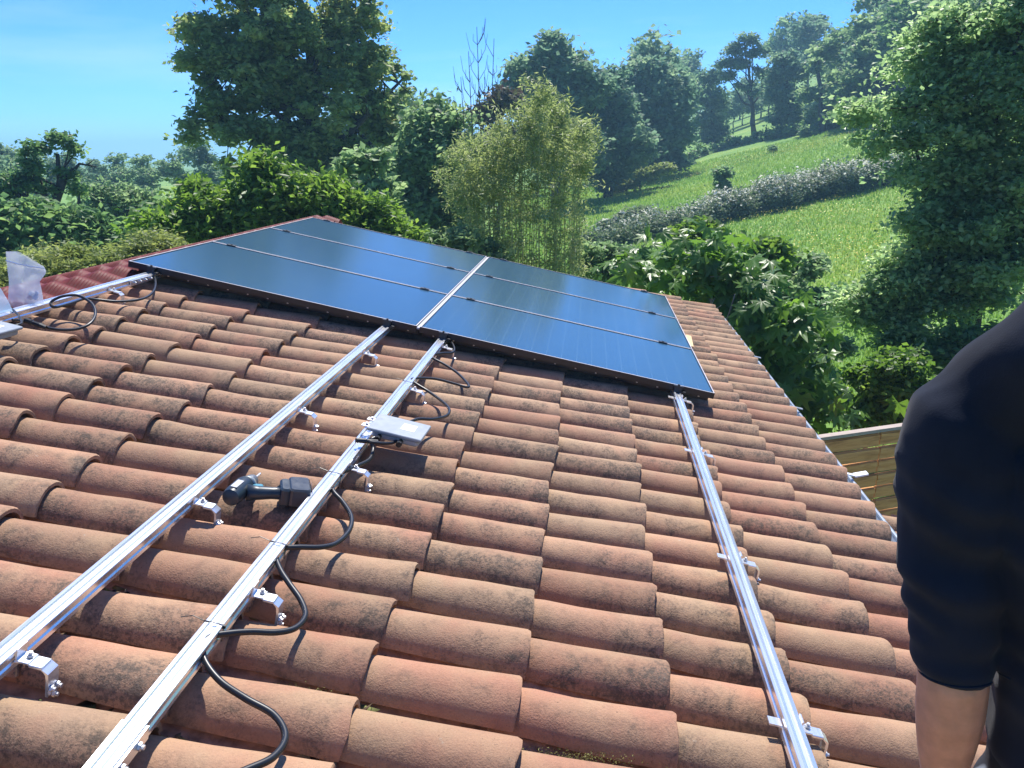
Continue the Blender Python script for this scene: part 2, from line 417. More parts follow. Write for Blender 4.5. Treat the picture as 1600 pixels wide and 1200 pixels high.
def join_tiles(name, lst, parent):
    Vs, Fs, A, FY, FX, b = [], [], [], [], [], 0
    for Mx, gi, rv in lst:
        V, Fq, fa_ = tile_geos[gi]; FY.append(fa_[0]); FX.append(fa_[1]); Mn = np.array(Mx); Vs.append(V @ Mn[:3, :3].T + Mn[:3, 3]); Fs.append(Fq + b); b += len(V); A.append(np.full(len(Fq), rv))
    me = mesh_np(name, np.concatenate(Vs), np.concatenate(Fs), m_tile, True, {'rnd': np.concatenate(A), 'fy@': np.concatenate(FY), 'fx@': np.concatenate(FX)}); me.set_sharp_from_angle(angle=R(38))
    return link(name, me, parent)
rest = [(HI @ t[2], t[3], t[4]) for t in tiles[300:]]
for k, u in enumerate(UK):                                       # the far slope behind the ridge
    for v in (.56, .93, 1.30, 1.68):
        Mx = Matrix(((-cS, 0, -sS, -.33), (0, 1, 0, 0), (-sS, 0, cS, .078), (0, 0, 0, 1))) @ Matrix.Translation((v, u, NC))
        Mx = Matrix.Translation((-.33, 0, -.07)) @ Matrix.Rotation(PI, 4, 'Z') @ ROOF @ Matrix.Translation((v, -u, NC)) @ Matrix.Rotation(-TILT, 4, 'Y')
        rest.append((HI @ Mx, RNG.integers(0, 7), RNG.random()))
tag(join_tiles('roof_tile_field', rest, house), kind='stuff')
# channel tiles: concave runs between the covers
ch = [];
def channel(Mroof, us, v0, v1, base=NC, name='channel_tile'):
    Vs, Fs, b = [], [], 0; seg = 6
    for u in us:
        v = v0
        while v < v1:
            L = .44; a = np.linspace(R(-75), R(75), seg + 1)
            for end, (x, r, dz) in enumerate(((v + L, .070, -.004), (v, .082, .012))):
                y = np.sin(a) * r; z = -np.cos(a) * r + base - .045 + dz
                Vs.append(np.stack([np.full(seg + 1, x), y + u, z], 1))
            k = np.arange(seg); Fs.append(np.stack([b + k, b + k + 1, b + seg + 2 + k, b + seg + 1 + k], 1)); b += 2 * (seg + 1)
            v += .3735
    V = np.concatenate(Vs); Mn = np.array(Mroof); V = V @ Mn[:3, :3].T + Mn[:3, 3]
    return V, np.concatenate(Fs)
V, Fq = channel(HI @ ROOF, [u + PITCH / 2 for u in [UK[0] - PITCH] + UK], -.05, VE - .35)
tag(link('channel_tile', mesh_np('channel_tile', V, Fq, m_mortar, True), house), kind='stuff')
# boarding under the tiles, walls, gable wall, gutter
g = MB(); 
g.box(((-.16 + VE - .06) / 2, (UNEAR + UFAR) / 2, NC - .185), (VE + .10, UFAR - UNEAR - .04, .05))
o = g.build('roof_deck', m_deck); put(o, house, HI @ ROOF)
g = MB(); g.box((-.95 * cS - .165, (UNEAR + UFAR) / 2, -.95 * sS + NC - .16), (1.9, UFAR - UNEAR - .04, .05), Matrix.Rotation(-SL, 3, 'Y'))
o = g.build('roof_deck', m_deck); put(o, house, HI)
zE = W(VE, 0, NC)[2]
def wall_prism(y0, y1):
    x0, x1 = -1.8, 3.85; z0 = -4.2
    def zr(x): return -abs(x + .16) * math.tan(SL) - .33
    poly = [(x0, z0), (x1, z0), (x1, zr(x1)), (-.16, zr(-.16)), (x0, zr(x0))]
    g = MB(); Mx = Matrix(((1, 0, 0, 0), (0, 0, 1, y0), (0, 1, 0, 0), (0, 0, 0, 1)))
    g.prism(poly[::-1], y1 - y0, Mx); return g
o = wall_prism(UNEAR + .12, UFAR - .12).build('wall', m_wall); put(o, house, HI)
# the second slope of the ridge: pleated red ridge roll over the crests
m_roll = simple('ridge_roll_red', (.13, .018, .018), .6, noise=.25, nscale=40, spec=.2)
Vs = []; nu, nv = 640, 73
uu = np.linspace(UNEAR, UFAR, nu); vv = np.linspace(-.36, .075, nv)
for u in uu:
    ph = 2 * PI * (u - U0) / PITCH; bump = (.5 + .5 * math.cos(ph)) ** .75
    for v in vv:
        pe = .0042 * math.sin(v * 2 * PI / .018 + 1.4 * math.sin(ph))
        d = (v + .13)
        n = -.100 - abs(d) * .10 + bump * .055 * min(1, .35 + abs(d) / .08) + pe * min(1, abs(d) / .08) - max(0, -d) * .36
        Vs.append(W(v + .0, u, n))
k = (np.arange(nu - 1)[:, None] * nv + np.arange(nv - 1)[None]).ravel()
me = mesh_np('ridge_roll', np.array(Vs), np.stack([k, k + 1, k + nv + 1, k + nv], 1), m_roll, True)
o = link('ridge_roll', me); put(o, house, HI)
# pale metal edge strip of the roll
g = MB(); g.tube([W(-.05, UNEAR, -.100), W(-.05, UFAR, -.100)], .006, 6)
o = g.build('ridge_seam', m_seamgrey); put(o, house, HI)
# gutter
g = MB(); a = np.linspace(R(180), R(360), 11)
prof = [(VE + .055 + math.cos(t) * .062, -.225 + math.sin(t) * .062) for t in a]
prof2 = [(VE + .055 + math.cos(t) * .058, -.225 + math.sin(t) * .058) for t in a[::-1]]
Vp = []
for u in (UNEAR, UFAR): Vp += [tuple(W(p[0], u, p[1])) for p in prof + prof2]
n = len(prof) * 2
g.add(Vp, [(i, (i + 1) % n, (i + 1) % n + n, i + n) for i in range(n)] + [tuple(range(n)), tuple(range(n, 2 * n))[::-1]])
g.tube([W(VE + .118, UNEAR, -.222), W(VE + .118, UFAR, -.222)], .009, 8)
gut = g.build('gutter', m_zinc); put(gut, house, HI); gut_p = gut
g = MB(); g.box((VE + .06, -.35, -.19), (.15, .03, .006)); g.box((VE + .15, -.35, -.175), (.07, .05, .008), Matrix.Rotation(R(-25), 3, 'Y'))
o = g.build('gutter_bracket', simple('white_bracket', (.75, .77, .8), .4)); put(o, gut, ROOF)
for uu_ in (-2.1, .9, 2.4):
    g = MB(); g.box((VE + .06, uu_, -.19), (.15, .03, .006)); o = g.build('gutter_bracket', m_zinc); put(o, gut, ROOF)

# lower lean-to roof beyond the gutter
annex = empty('lean_to_roof', W(5.0, -1.8, -.6)); AI = Matrix.Translation(Vector(W(5.0, -1.8, -.6))).inverted()
tag(annex, 'lower clay tiled lean-to roof just below the gutter beside the person in black', 'roof')
NA = -.42; cnt = 0
for k in range(18):
    for j, v in enumerate((4.78, 5.15, 5.52, 5.9)):
        u = -.20 - PITCH * k
        o = link('roof_tile', tile_meshes[(k * 3 + j) % 7])
        put(o, annex, AI @ ROOF @ Matrix.Translation((v + RNG.normal(0, .006), u, NA)) @ Matrix.Rotation(-TILT, 4, 'Y')); cnt += 1
V, Fq = channel(AI @ ROOF, [-.20 + PITCH / 2 - PITCH * k for k in range(19)], 4.36, 5.7, NA)
tag(link('channel_tile', mesh_np('channel_tile', V, Fq, m_mortar, True), annex), kind='stuff')
g = MB(); g.box((5.12, -2.2, NA - .185), (1.5, 4.2, .05)); put(g.build('roof_deck', m_deck), annex, AI @ ROOF)
g = MB(); g.box((4.97, -2.2, -2.75), (1.5, 4.0, 2.3)); put(g.build('wall', m_wall), annex, AI)

# debris, moss and mortar crumbs lying in the channels
Vs, Fs, A = [], [], []; b = 0
for _ in range(5200):
    k = RNG.integers(0, 17); u = UK[k] + PITCH / 2 + RNG.normal(0, .014); v = RNG.choice(VCOL) - abs(RNG.normal(0, .09)) + .02 if RNG.random() < .6 else RNG.uniform(0, 4.1)
    if v < 0 or v > 4.1: continue
    s = abs(RNG.normal(0, .0055)) + .0018
    c = np.array(W(v, u, NC - .112 + abs(RNG.normal(0, .007))))
    d = RNG.normal(0, 1, (4, 3)) * s * np.array([1.5, 1.5, .7])
    Vs.append(c + d); Fs.append(np.array([[0, 1, 2], [0, 2, 3], [0, 3, 1], [1, 3, 2]]) + b); b += 4; A += [RNG.random()] * 4
m_deb, nt, bs = M_('crumbs'); a_ = N(nt, 'Attribute', attribute_name='rnd')
nt.links.new(ramp(nt, [(0, (.05, .035, .02)), (.4, (.16, .10, .05)), (.7, (.25, .24, .10)), (.9, (.12, .15, .03)), (1, (.45, .40, .30))], a_.outputs['Fac']).outputs[0], bs.inputs['Base Color']); bs.inputs['Roughness'].default_value = .95
o = link('channel_debris', mesh_np('channel_debris', np.concatenate(Vs), np.concatenate(Fs), m_deb, False, {'rnd': A})); tag(o, kind='stuff'); put(o, house, HI)

# small plants and lichen rooted between the tiles
def tuft(px, py, n_, size, mat, spread, name, label, cat, seed, up=.5):
    rg_ = np.random.default_rng(seed); q_ = bp(px, py, NC - .06); ku = min(UK, key=lambda w: abs(w + PITCH / 2 - q_[1])) + PITCH / 2; c = np.array(W(q_[0], ku, NC - .098))
    P_t = c + rg_.normal(0, 1, (n_, 3)) * spread; P_t[:, 2] += np.abs(rg_.normal(0, up * spread[2], n_)); V_, F_ = leaf_quads(P_t, size, rg_, .6, 1.8)
    o_ = link(name, mesh_np(name, V_, F_, mat, False, {'rnd': rg_.random(len(F_))})); tag(o_, label, cat); return o_
TUFTS = [(1247, 1086, 60, .006, 'g', (.012, .010, .008), 'weed_sprig', 'tiny bright green weed sprouting under the tile beside the lone rail', 'weed', 1),
         (1192, 1134, 260, .005, 'l', (.026, .016, .008), 'lichen_patch', 'pale crusty lichen patch left of the lowest bracket of the lone rail', 'lichen', 2),
         (1076, 918, 50, .006, 'g', (.008, .008, .006), 'weed_sprig', 'speck of green weed in the joint left of the lone rail', 'weed', 3),
         (452, 1060, 700, .0028, 'm', (.05, .012, .006), 'moss_cushion', 'brown green moss cushion in the gap near the bottom cable loop', 'moss', 4),
         (880, 1170, 900, .0028, 'm', (.08, .012, .006), 'moss_cushion', 'strip of dry moss in the gap at the bottom centre of the roof', 'moss', 5)]
# ------------------------------------------------------------------ rails, brackets
RW_, RH = .044, .040
def rail_profile():
    w, h = RW_ / 2, RH; gw = .0105
    return [(-w, -.0012), (-w + .0012, 0), (-gw - .0012, .0006), (-gw, -.001), (-gw + .0005, -.0050), (0, -.0062), (gw - .0005, -.0050), (gw, -.001), (gw + .0012, 0), (w - .0014, -.0008), (w, -.0022),
            (w, -.010), (w - .004, -.014), (w - .004, -.024), (w, -.028), (w, -h), (-w, -h), (-w, -.028), (-w + .004, -.024), (-w + .004, -.014), (-w, -.010)]
def make_rail(v, u0, u1, label, hooks, both=False, ties=(), splice=None, dv=0):
    base = Vector(W(v, u0, -.035 - RH)); t = empty('mounting_rail', base); I = Matrix.Translation(base).inverted() @ ROOF
    tag(t, label, 'rail', 'aluminium rails screwed across the roof tiles')
    g = MB(); pr = rail_profile(); n = len(pr); V = []
    for uu_, vv_ in ((u0, v), (u1, v + dv)): V += [(vv_ + p[0], uu_, -.035 + p[1]) for p in pr]
    g.add(V, [(i, (i + 1) % n, (i + 1) % n + n, i + n) for i in range(n)] + [tuple(range(n))[::-1], tuple(range(n, 2 * n))])
    o = g.build('rail_profile', m_alu); put(o, t, I)
    for hu in hooks:
        vv_ = v + dv * (hu - u0) / (u1 - u0); e = vv_ + RW_ / 2
        h = MB(); q = -.035 - .022
        h.box((e + .016, hu, q), (.032, .036, .005), bev=.002)
        h.box((e + .046, hu, q - .004), (.030, .036, .007), bev=.003)
        # rounded shoulder then a leg down to the tile flank
        pts = [(e + .058, q), (e + .060, q - .004), (e + .075, q - .013), (e + .077, q - .030), (e + .077, q - .068)]
        pi = [(e + .060, q - .007), (e + .064, q - .010), (e + .069, q - .016), (e + .071, q - .030), (e + .071, q - .068)]
        poly = pts + pi[::-1]; V = [(p[0], hu - .018, p[1]) for p in poly] + [(p[0], hu + .018, p[1]) for p in poly]; m = len(poly)
        h.add(V, [tuple(range(m)), tuple(range(m, 2 * m))[::-1]] + [((i + 1) % m, i, i + m, (i + 1) % m + m) for i in range(m)])
        h.box((e + .002, hu + .004, -.035 - .010), (.004, .034, .026))
        h.m = h.m
        ho = h.build('roof_hook', m_hook); put(ho, t, I)
        for (bx, by, bz, ax) in ((e + .022, hu + .004, q + .004, 'Z'), (e + .078, hu - .010, q - .050, 'X'), (e + .078, hu + .012, q - .056, 'X'), (e + .078, hu + .001, q - .070, 'X')):
            bb = MB(); d = Vector((0, 0, 1)) if ax == 'Z' else Vector((1, 0, 0)); c = Vector((bx, by, bz))
            bb.tube([c, c + d * .005], .0075, 6); bb.tube([c + d * .005, c + d * .011], .0045, 8)
            put(bb.build('bolt', m_steel), ho, Matrix.Identity(4)); 
        ho.matrix_basis = I
        if both:
            hb = MB(); hb.box((v - RW_ / 2 - .016, hu, q), (.032, .030, .005)); put(hb.build('hook_end', m_hook), t, I)
    for tu in ties:
        vv_ = v + dv * (tu - u0) / (u1 - u0); w = RW_ / 2 + .0015; zt = -.035 + .0015; zb = -.035 - RH - .0015
        k = MB(); k.tube([(vv_ - w, tu, zb), (vv_ - w, tu, zt), (vv_ + w, tu + .002, zt), (vv_ + w, tu, zb), (vv_ - w, tu, zb)], .0016, 5)
        k.tube([(vv_ - w, tu, zt), (vv_ - w - .03, tu + .004, zt + .003), (vv_ - w - .055, tu - .002, zt - .004)], .0012, 5)
        k.box((vv_ + w + .002, tu, zt - .004), (.006, .006, .008))
        put(k.build('cable_tie', m_black), t, I)
    if splice is not None:
        k = MB(); vv_ = v + dv * (splice - u0) / (u1 - u0)
        k.box((vv_ + RW_ / 2 + .003, splice, -.055), (.005, .26, .030)); k.box((vv_ - RW_ / 2 - .003, splice, -.055), (.005, .26, .030))
        spo = k.build('splice_plate', m_hook); put(spo, t, I)
        for s_ in (-.09, -.03, .03, .09):
            bb = MB(); c = Vector((vv_ + RW_ / 2 + .006, splice + s_, -.055)); bb.tube([c, c + Vector((.006, 0, 0))], .0085, 6); bb.tube([c + Vector((.006, 0, 0)), c + Vector((.012, 0, 0))], .005, 8)
            put(bb.build('bolt', m_steel), spo, Matrix.Identity(4))
    return t
make_rail(.150, -2.2, 3.36, 'aluminium rail along the red ridge roll, passing the plastic bag', [-.50, -1.5, 1.0, 2.2], splice=.0 + -.16)
make_rail(1.588, -3.9, 3.36, 'aluminium rail beside the cordless drill, left of the one with the black cable', [-.60, -1.62, -2.556, -3.37, .9, 2.0, 3.0], dv=.0)
make_rail(1.926, -4.1, 3.36, 'aluminium rail with black cable looped and tied along it', [-.12, -1.02, -2.06, -2.95, .9, 2.0, 3.0], ties=(-2.18, -2.72, -3.14, -.99), splice=-3.62)
make_rail(3.329, -4.0, 3.36, 'lone aluminium rail nearest the gutter with brackets out on both sides', [-.09, -.99, -2.08, -2.97, .9, 2.0, 3.0], both=True)

# ------------------------------------------------------------------ solar panels
PW, PH, GAP, FT = 1.762, 1.134, .02, .035; GU, PHU = .010, 1.1407
def panel_mat(stripe):
    m, nt, b = M_('cell_glass'); tc = N(nt, 'TexCoord'); sep = nt.nodes.new('ShaderNodeSeparateXYZ'); nt.links.new(tc.outputs['Object'], sep.inputs[0])
    def lines(ch, pitch, w, off=0):
        f = math_(nt, 'FRACT', math_(nt, 'MULTIPLY', math_(nt, 'ADD', sep.outputs[ch], 10 + off), 1 / pitch))
        return math_(nt, 'LESS_THAN', f, w)
    busb = lines(1, .0167, .10); gapx = lines(0, .0915, .035, -.05); gapy = lines(1, .182, .014)
    l = math_(nt, 'MAXIMUM', gapx, gapy); l = math_(nt, 'MAXIMUM', l, math_(nt, 'MULTIPLY', busb, .25))
    nz = N(nt, 'TexNoise', Scale=.9, Detail=3.0); nt.links.new(tc.outputs['Object'], nz.inputs['Vector'])
    c = mixc(nt, l, (.034, .086, .138), (.068, .135, .19) if stripe else (.040, .095, .148))
    nt.links.new(c, b.inputs['Base Color']); b.inputs['Roughness'].default_value = .20; b.inputs['IOR'].default_value = 1.5
    nt.links.new(math_(nt, 'MULTIPLY_ADD', nz.outputs[0], .08, .13), b.inputs['Roughness'])
    b.inputs['Coat Weight'].default_value = 0; b.inputs['Coat Roughness'].default_value = .12; b.inputs['Coat IOR'].default_value = 1.6
    # thin film of dust
    sp = N(nt, 'TexNoise', Scale=140.0, Detail=3.0); nt.links.new(tc.outputs['Object'], sp.inputs['Vector'])
    r = ramp(nt, [(.70, (0, 0, 0)), (.78, (1, 1, 1))], sp.outputs[0])
    c2 = mixc(nt, math_(nt, 'MULTIPLY', r.outputs[0], .25), c, (.4, .4, .4)); nt.links.new(c2, b.inputs['Base Color'])
    return m
m_cellA, m_cellB = panel_mat(False), panel_mat(True)
m_edge_glint = simple('frame_glint', (.66, .62, .62), .4, .15)  # pale colour painted in for the glint along the black frame edges
names_row = ['front', 'middle', 'back']
labs = {(0, 0): 'black solar panel in the front row on the ridge side, above the red roll',
        (1, 0): 'black solar panel in the front row on the gutter side with a shadowed edge',
        (0, 1): 'black solar panel in the middle row on the ridge side',
        (1, 1): 'black solar panel in the middle row on the gutter side, beside the wooden lath',
        (0, 2): 'black solar panel in the back row at the topmost corner by the ridge',
        (1, 2): 'black solar panel in the back row on the gutter side, nearest the fig tree'}
fr = MB(); fw = .011
for (c, d) in (((PW / 2, fw / 2, -FT / 2), (PW, fw, FT)), ((PW / 2, PHU - fw / 2, -FT / 2), (PW, fw, FT)), ((fw / 2, PHU / 2, -FT / 2), (fw, PHU - 2 * fw, FT)), ((PW - fw / 2, PHU / 2, -FT / 2), (fw, PHU - 2 * fw, FT))):
    fr.box(c, d)
fr_me = fr.mesh('panel_frame', m_frame)
gl = {}
for s, mm in ((0, m_cellA), (1, m_cellB)):
    g = MB(); g.box((PW / 2, PHU / 2, -.007), (PW - 2 * fw - .001, PHU - 2 * fw - .001, .008)); gl[s] = g.mesh('panel_glass', mm)
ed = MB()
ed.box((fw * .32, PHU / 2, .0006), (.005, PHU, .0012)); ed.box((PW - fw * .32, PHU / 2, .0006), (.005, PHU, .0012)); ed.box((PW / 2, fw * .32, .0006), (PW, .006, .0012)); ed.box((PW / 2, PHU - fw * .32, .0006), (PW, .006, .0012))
ed_me = ed.mesh('frame_glint', m_edge_glint)
tab = MB(); tab.box((0, 0, 0), (.004, .020, .010)); 
for i in range(2):
    for j in range(3):
        v0 = i * (PW + GAP); u0 = j * (PHU + GU)
        base = Vector(W(v0, u0, 0)); t = empty('solar_module', base); t.rotation_euler = ROOF.to_euler()
        tag(t, labs[(i, j)], 'solar panel', 'solar panels laid on the roof in two columns of three')
        put(link('panel_glass', gl[i]), t, Matrix.Identity(4)); put(link('panel_frame', fr_me), t, Matrix.Identity(4)); put(link('frame_glint', ed_me), t, Matrix.Identity(4))
        if j == 0:
            g = MB(); g.box((PW / 2, .120, -.060), (PW - .01, .003, .046)); sk = g.build('gap_shade', m_black); put(sk, t, Matrix.Identity(4))  # black strip added to stand for the shadowed gap beneath the front panels
            for q in range(14):
                g = MB(); x_ = .07 + q * .125; g.box((x_, .1155, -.056), (.004, .004, .022 + .004 * (q % 3))); g.box((x_ + .002, .112, -.066), (.010, .003, .004)); g.build('clip', m_steel, sk)
        for rv in ((.150, 1.588) if i == 0 else (1.926, 3.329)):
            x = rv - v0
            for yy in ((-.006,) if j == 0 else ()) + ((PHU + GU / 2,) if j < 2 else (PHU + .006,)):
                c = MB()
                if yy < 0:
                    c.box((x, yy - .006, -.004), (.055, .018, .008)); c.box((x, yy - .011, -.024), (.045, .010, .036)); c.tube([(x, yy - .011, .0), (x, yy - .011, .010)], .007, 6)
                    c.box((x + .035, yy - .016, -.030), (.025, .02, .008))
                else:
                    c.box((x, yy, .004), (.060, .038, .005)); c.tube([(x, yy, .006), (x, yy, .011)], .007, 6)
                put(c.build('clamp', [m_black]), t, Matrix.Identity(4))
# light spacer in the gap between the two columns
g = MB(); g.box((PW + GAP / 2, 1.5 * PHU + GU, -.012), (GAP - .004, 3 * PHU + 2 * GU, .010)); o = g.build('joint_strip', simple('joint_white', (.42, .45, .48), .5)); o.matrix_basis = ROOF
tag(o, 'pale strip in the joint running between the two columns of solar panels', 'joint strip')
# black strip drawing the shade in the gap below the front edge, with small clips
sk = MB()
lath = MB(); lath.box((0, 0, 0), (.045, .42, .03)); o = lath.build('wooden_lath', m_wood_lath); o.matrix_basis = ROOF @ Matrix.Translation((3.600, 1.72, NC + .020)) @ Matrix.Rotation(R(-4), 4, 'Z')
tag(o, 'short raw wooden lath lying on the tiles at the edge of the panels', 'lath')

# ------------------------------------------------------------------ microinverters
m_case = simple('case_grey', (.27, .30, .33), .45, .1, noise=.06, nscale=30)
m_lbl, nt, bs = M_('rating_label')
tc = N(nt, 'TexCoord'); bk = N(nt, 'TexBrick', Scale=90.0); nt.links.new(tc.outputs['Object'], bk.inputs['Vector'])
bs.inputs['Base Color'].default_value = (.80, .80, .80, 1); bs.inputs['Roughness'].default_value = .5
def make_inverter(M, label, group):
    t = empty('microinverter'); t.matrix_basis = M; tag(t, label, 'microinverter', group)
    g = MB(); g.box((0, 0, 0), (.215, .185, .012), bev=.012)
    put(g.build('lid', m_case), t, Matrix.Translation((0, 0, .012)))
    g = MB(); g.box((.0, .0, 0), (.185, .165, .026), bev=.014); put(g.build('case', m_case), t, Matrix.Translation((0.004, 0, -.007)))
    g = MB(); g.box((0, 0, 0), (.055, .070, .0008)); lo = g.build('rating_label', m_lbl); put(lo, t, Matrix.Translation((.035, .008, .0186)))
    g = MB()
    for k in range(7): g.box((-.003 + .004 * (k % 2), .026 - k * .0085, 0), (.036 - .008 * (k % 3), .0022, .0004))
    put(g.build('printed_line', simple('label_ink', (.55, .55, .56), .6)), lo, Matrix.Translation((0, 0, .0007)))
    for x in (-.055, .03):
        g = MB(); g.tube([(x, -.078, -.008), (x, -.112, -.010)], .0095, 8); g.tube([(x, -.105, -.010), (x, -.118, -.011)], .012, 8); put(g.build('cable_gland', m_black), t, Matrix.Identity(4))
    for y in (-.045, .03):
        g = MB(); g.box((-.118, y, .008), (.040, .030, .004)); br = g.build('mounting_lug', m_steel); put(br, t, Matrix.Identity(4))
        g = MB(); g.tube([(-.120, y, .010), (-.120, y, .018)], .006, 6); put(g.build('bolt', m_steel), br, Matrix.Identity(4))
    g = MB(); g.box((-.06, .03, -.013), (.17, .026, .003)); put(g.build('bracket', m_hook), t, Matrix.Identity(4))
    return t
inv_v, inv_u = 2.045, -1.72
make_inverter(ROOF @ Matrix.Translation((inv_v, inv_u, -.008)) @ Matrix.Rotation(R(-2), 4, 'Z'), 'light grey flat microinverter box bolted to the rail with the looped cable, shadow below it', 'microinverters clipped to the rails')
make_inverter(ROOF @ Matrix.Translation((.295, -1.66, -.006)) @ Matrix.Rotation(R(-3), 4, 'Z'), 'light grey microinverter box cut by the picture edge near the plastic bag', 'microinverters clipped to the rails')

# ------------------------------------------------------------------ cables
def cable(name, pts, r, label, group, gl_=None):
    """pts: (photo x, photo y, height off the panel plane) measured on the roof"""
    P = [W(*bp(x, y, n)) for x, y, n in pts]
    g = MB(); g.tube(catmull(P, 9), r, 8); o = g.build(name, m_cable, smooth=True); tag(o, label, 'cable', group); return o
c1 = [(330, 1225, -.05), (385, 1203, -.055), (428, 1182, -.060), (446, 1150, -.065), (428, 1117, -.068), (385, 1092, -.068), (345, 1065, -.068), (321, 1034, -.06), (317, 1008, -.05), (332, 994, -.047), (362, 989, -.05), (395, 987, -.055),
      (432, 988, -.062), (462, 981, -.066), (477, 962, -.068), (470, 938, -.066), (452, 912, -.06), (438, 890, -.055), (431, 868, -.05), (440, 857, -.048), (468, 855, -.052), (500, 855, -.06), (525, 849, -.066), (545, 830, -.068),
      (549, 808, -.066), (536, 785, -.062), (521, 768, -.055), (518, 752, -.050), (531, 740, -.052), (556, 729, -.058), (577, 718, -.060), (583, 702, -.05), (580, 688, -.025), (586, 684, -.018)]
cable('solar_cable', c1, .0078, 'thick black cable looping down from the microinverter to the near roof edge', 'black cables')
c2 = [(632, 664, -.022), (652, 655, -.020), (676, 655, -.03), (697, 650, -.055), (702, 640, -.06), (692, 628, -.062), (670, 612, -.06), (652, 601, -.05), (643, 594, -.045), (650, 591, -.045), (680, 592, -.05), (712, 600, -.06), (730, 605, -.065), (731, 600, -.062), (715, 583, -.06), (694, 569, -.055), (677, 560, -.05), (676, 555, -.048), (690, 552, -.05), (706, 551, -.055), (710, 545, -.05), (706, 535, -.045), (700, 522, -.05)]
cable('solar_cable', c2, .0068, 'thin black cable in two loops between the panels and the microinverter', 'black cables')
c3 = [(236, 428, -.05), (243, 438, -.055), (240, 455, -.06), (222, 467, -.065), (185, 471, -.065), (150, 468, -.06), (132, 467, -.05), (110, 474, -.045), (85, 480, -.04), (80, 472, -.02), (98, 463, .01), (122, 462, .02), (143, 474, .01), (149, 490, -.01), (141, 505, -.03), (120, 514, -.05), (90, 515, -.06), (62, 509, -.06), (36, 502, -.05), (20, 500, -.03)]
cable('solar_cable', c3, .0068, 'black cable with a standing loop over the rail beside the plastic bag', 'black cables')
c4 = [(18, 482, -.03), (28, 492, -.02), (34, 504, -.02), (26, 508, -.02), (12, 510, -.03)]
cable('solar_cable', c4, .005, 'short black lead curling at the corner of the cut off microinverter', 'black cables')
c5 = [(622, 687, -.02), (612, 692, -.02), (590, 692, -.015), (566, 688, -.012)]
cable('solar_cable', c5, .006, 'short black connector lead under the front edge of the microinverter', 'black cables')
g = MB(); a, b_ = Vector(W(*bp(556, 688, -.010))), Vector(W(*bp(590, 690, -.014))); g.tube([a, a.lerp(b_, .45), a.lerp(b_, .5), b_], [.010, .010, .0075, .0075], 8); o = g.build('cable_connector', m_black); tag(o, 'black plug connector lying across the rail in front of the microinverter', 'connector')
g = MB(); a, b_ = Vector(W(*bp(40, 500, -.045))), Vector(W(*bp(72, 512, -.055))); g.tube([a, a.lerp(b_, .3), a.lerp(b_, .35), a.lerp(b_, .7), b_], [.012, .014, .010, .013, .009], 8); o = g.build('cable_connector', m_black); tag(o, 'black plug connector on the tiles at the end of the ridge side cable', 'connector')

# ------------------------------------------------------------------ cordless drill (lies on its side on the tiles between two rails)
m_dr = simple('drill_dark', (.018, .030, .042), .38, noise=.2, nscale=40); m_teal = simple('drill_teal', (.02, .20, .28), .4); m_dgrey = simple('drill_grey', (.18, .19, .20), .35, .4)
dA, dB = np.array(bp(378, 762, -.045)), np.array(bp(468, 768, -.045))
ax = Vector((dB - dA)); Ld = ax.length; ang = math.atan2(ax.y, ax.x)
dr = empty('cordless_drill'); dr.matrix_basis = ROOF @ Matrix.Translation((dA[0], dA[1], NC + .034)) @ Matrix.Rotation(ang, 4, 'Z')
tag(dr, 'dark teal cordless drill lying on the tiles between the two left rails', 'drill')
k_ = Ld / .20
# local: x handle direction (motor head at 0, battery at Ld); y = forward of chuck; z up
g = MB(); g.tube([(-.004, -.075, .0), (-.004, -.070, .0), (-.004, -.05, 0), (-.004, .02, .0), (-.002, .045, .0), (0, .062, .0)], [.018, .027, .031, .032, .028, .020], 14)
HD = Matrix.Rotation(R(-24), 4, 'Z'); put(g.build('motor_housing', m_dr, smooth=True, autos=40), dr, HD)
g = MB(); g.tube([(.015, -.02, 0), (.05, -.018, .0), (.09, -.012, 0), (.12, -.010, 0), (Ld - .055, -.008, 0)], [.027, .022, .0195, .020, .028], 12)
put(g.build('handle', m_dr, smooth=True), dr, Matrix.Identity(4))
g = MB(); g.box((.048, .016, .004), (.034, .020, .016), bev=.005); put(g.build('trigger', m_teal), dr, Matrix.Identity(4))
g = MB(); g.tube([(0, .060, 0), (0, .070, 0), (0, .082, 0), (0, .094, 0), (0, .100, 0)], [.021, .022, .020, .013, .008], 14); ck = g.build('chuck', m_dgrey, smooth=True, autos=35); put(ck, dr, HD)
g = MB(); g.tube([(0, .098, 0), (0, .140, .0)], .0035, 8); put(g.build('bit', m_steel), ck, Matrix.Identity(4))
g = MB(); g.tube([(0, .035, 0), (.0, .056, 0)], [.0315, .025], 14); put(g.build('gear_ring', simple('ring_teal', (.30, .34, .35), .35, .3), smooth=True), dr, HD)
g = MB(); g.box((Ld - .045, .0, .0), (.034, .088, .060), bev=.012); put(g.build('foot', m_dr), dr, Matrix.Identity(4))
g = MB(); g.box((Ld - .001, .004, .002), (.066, .104, .062), bev=.010); ba = g.build('battery', simple('battery_black', (.035, .042, .052), .33, noise=.2, nscale=50)); put(ba, dr, Matrix.Identity(4))
g = MB(); g.box((Ld + .0365, .004, .002), (.001, .07, .045)); put(g.build('battery_label', simple('battery_label', (.20, .12, .12), .5)), ba, Matrix.Identity(4))
g = MB(); g.box((-.004, -.03, .0312), (.020, .055, .002)); put(g.build('name_plate', simple('plate_grey', (.45, .46, .47), .4)), dr, HD)

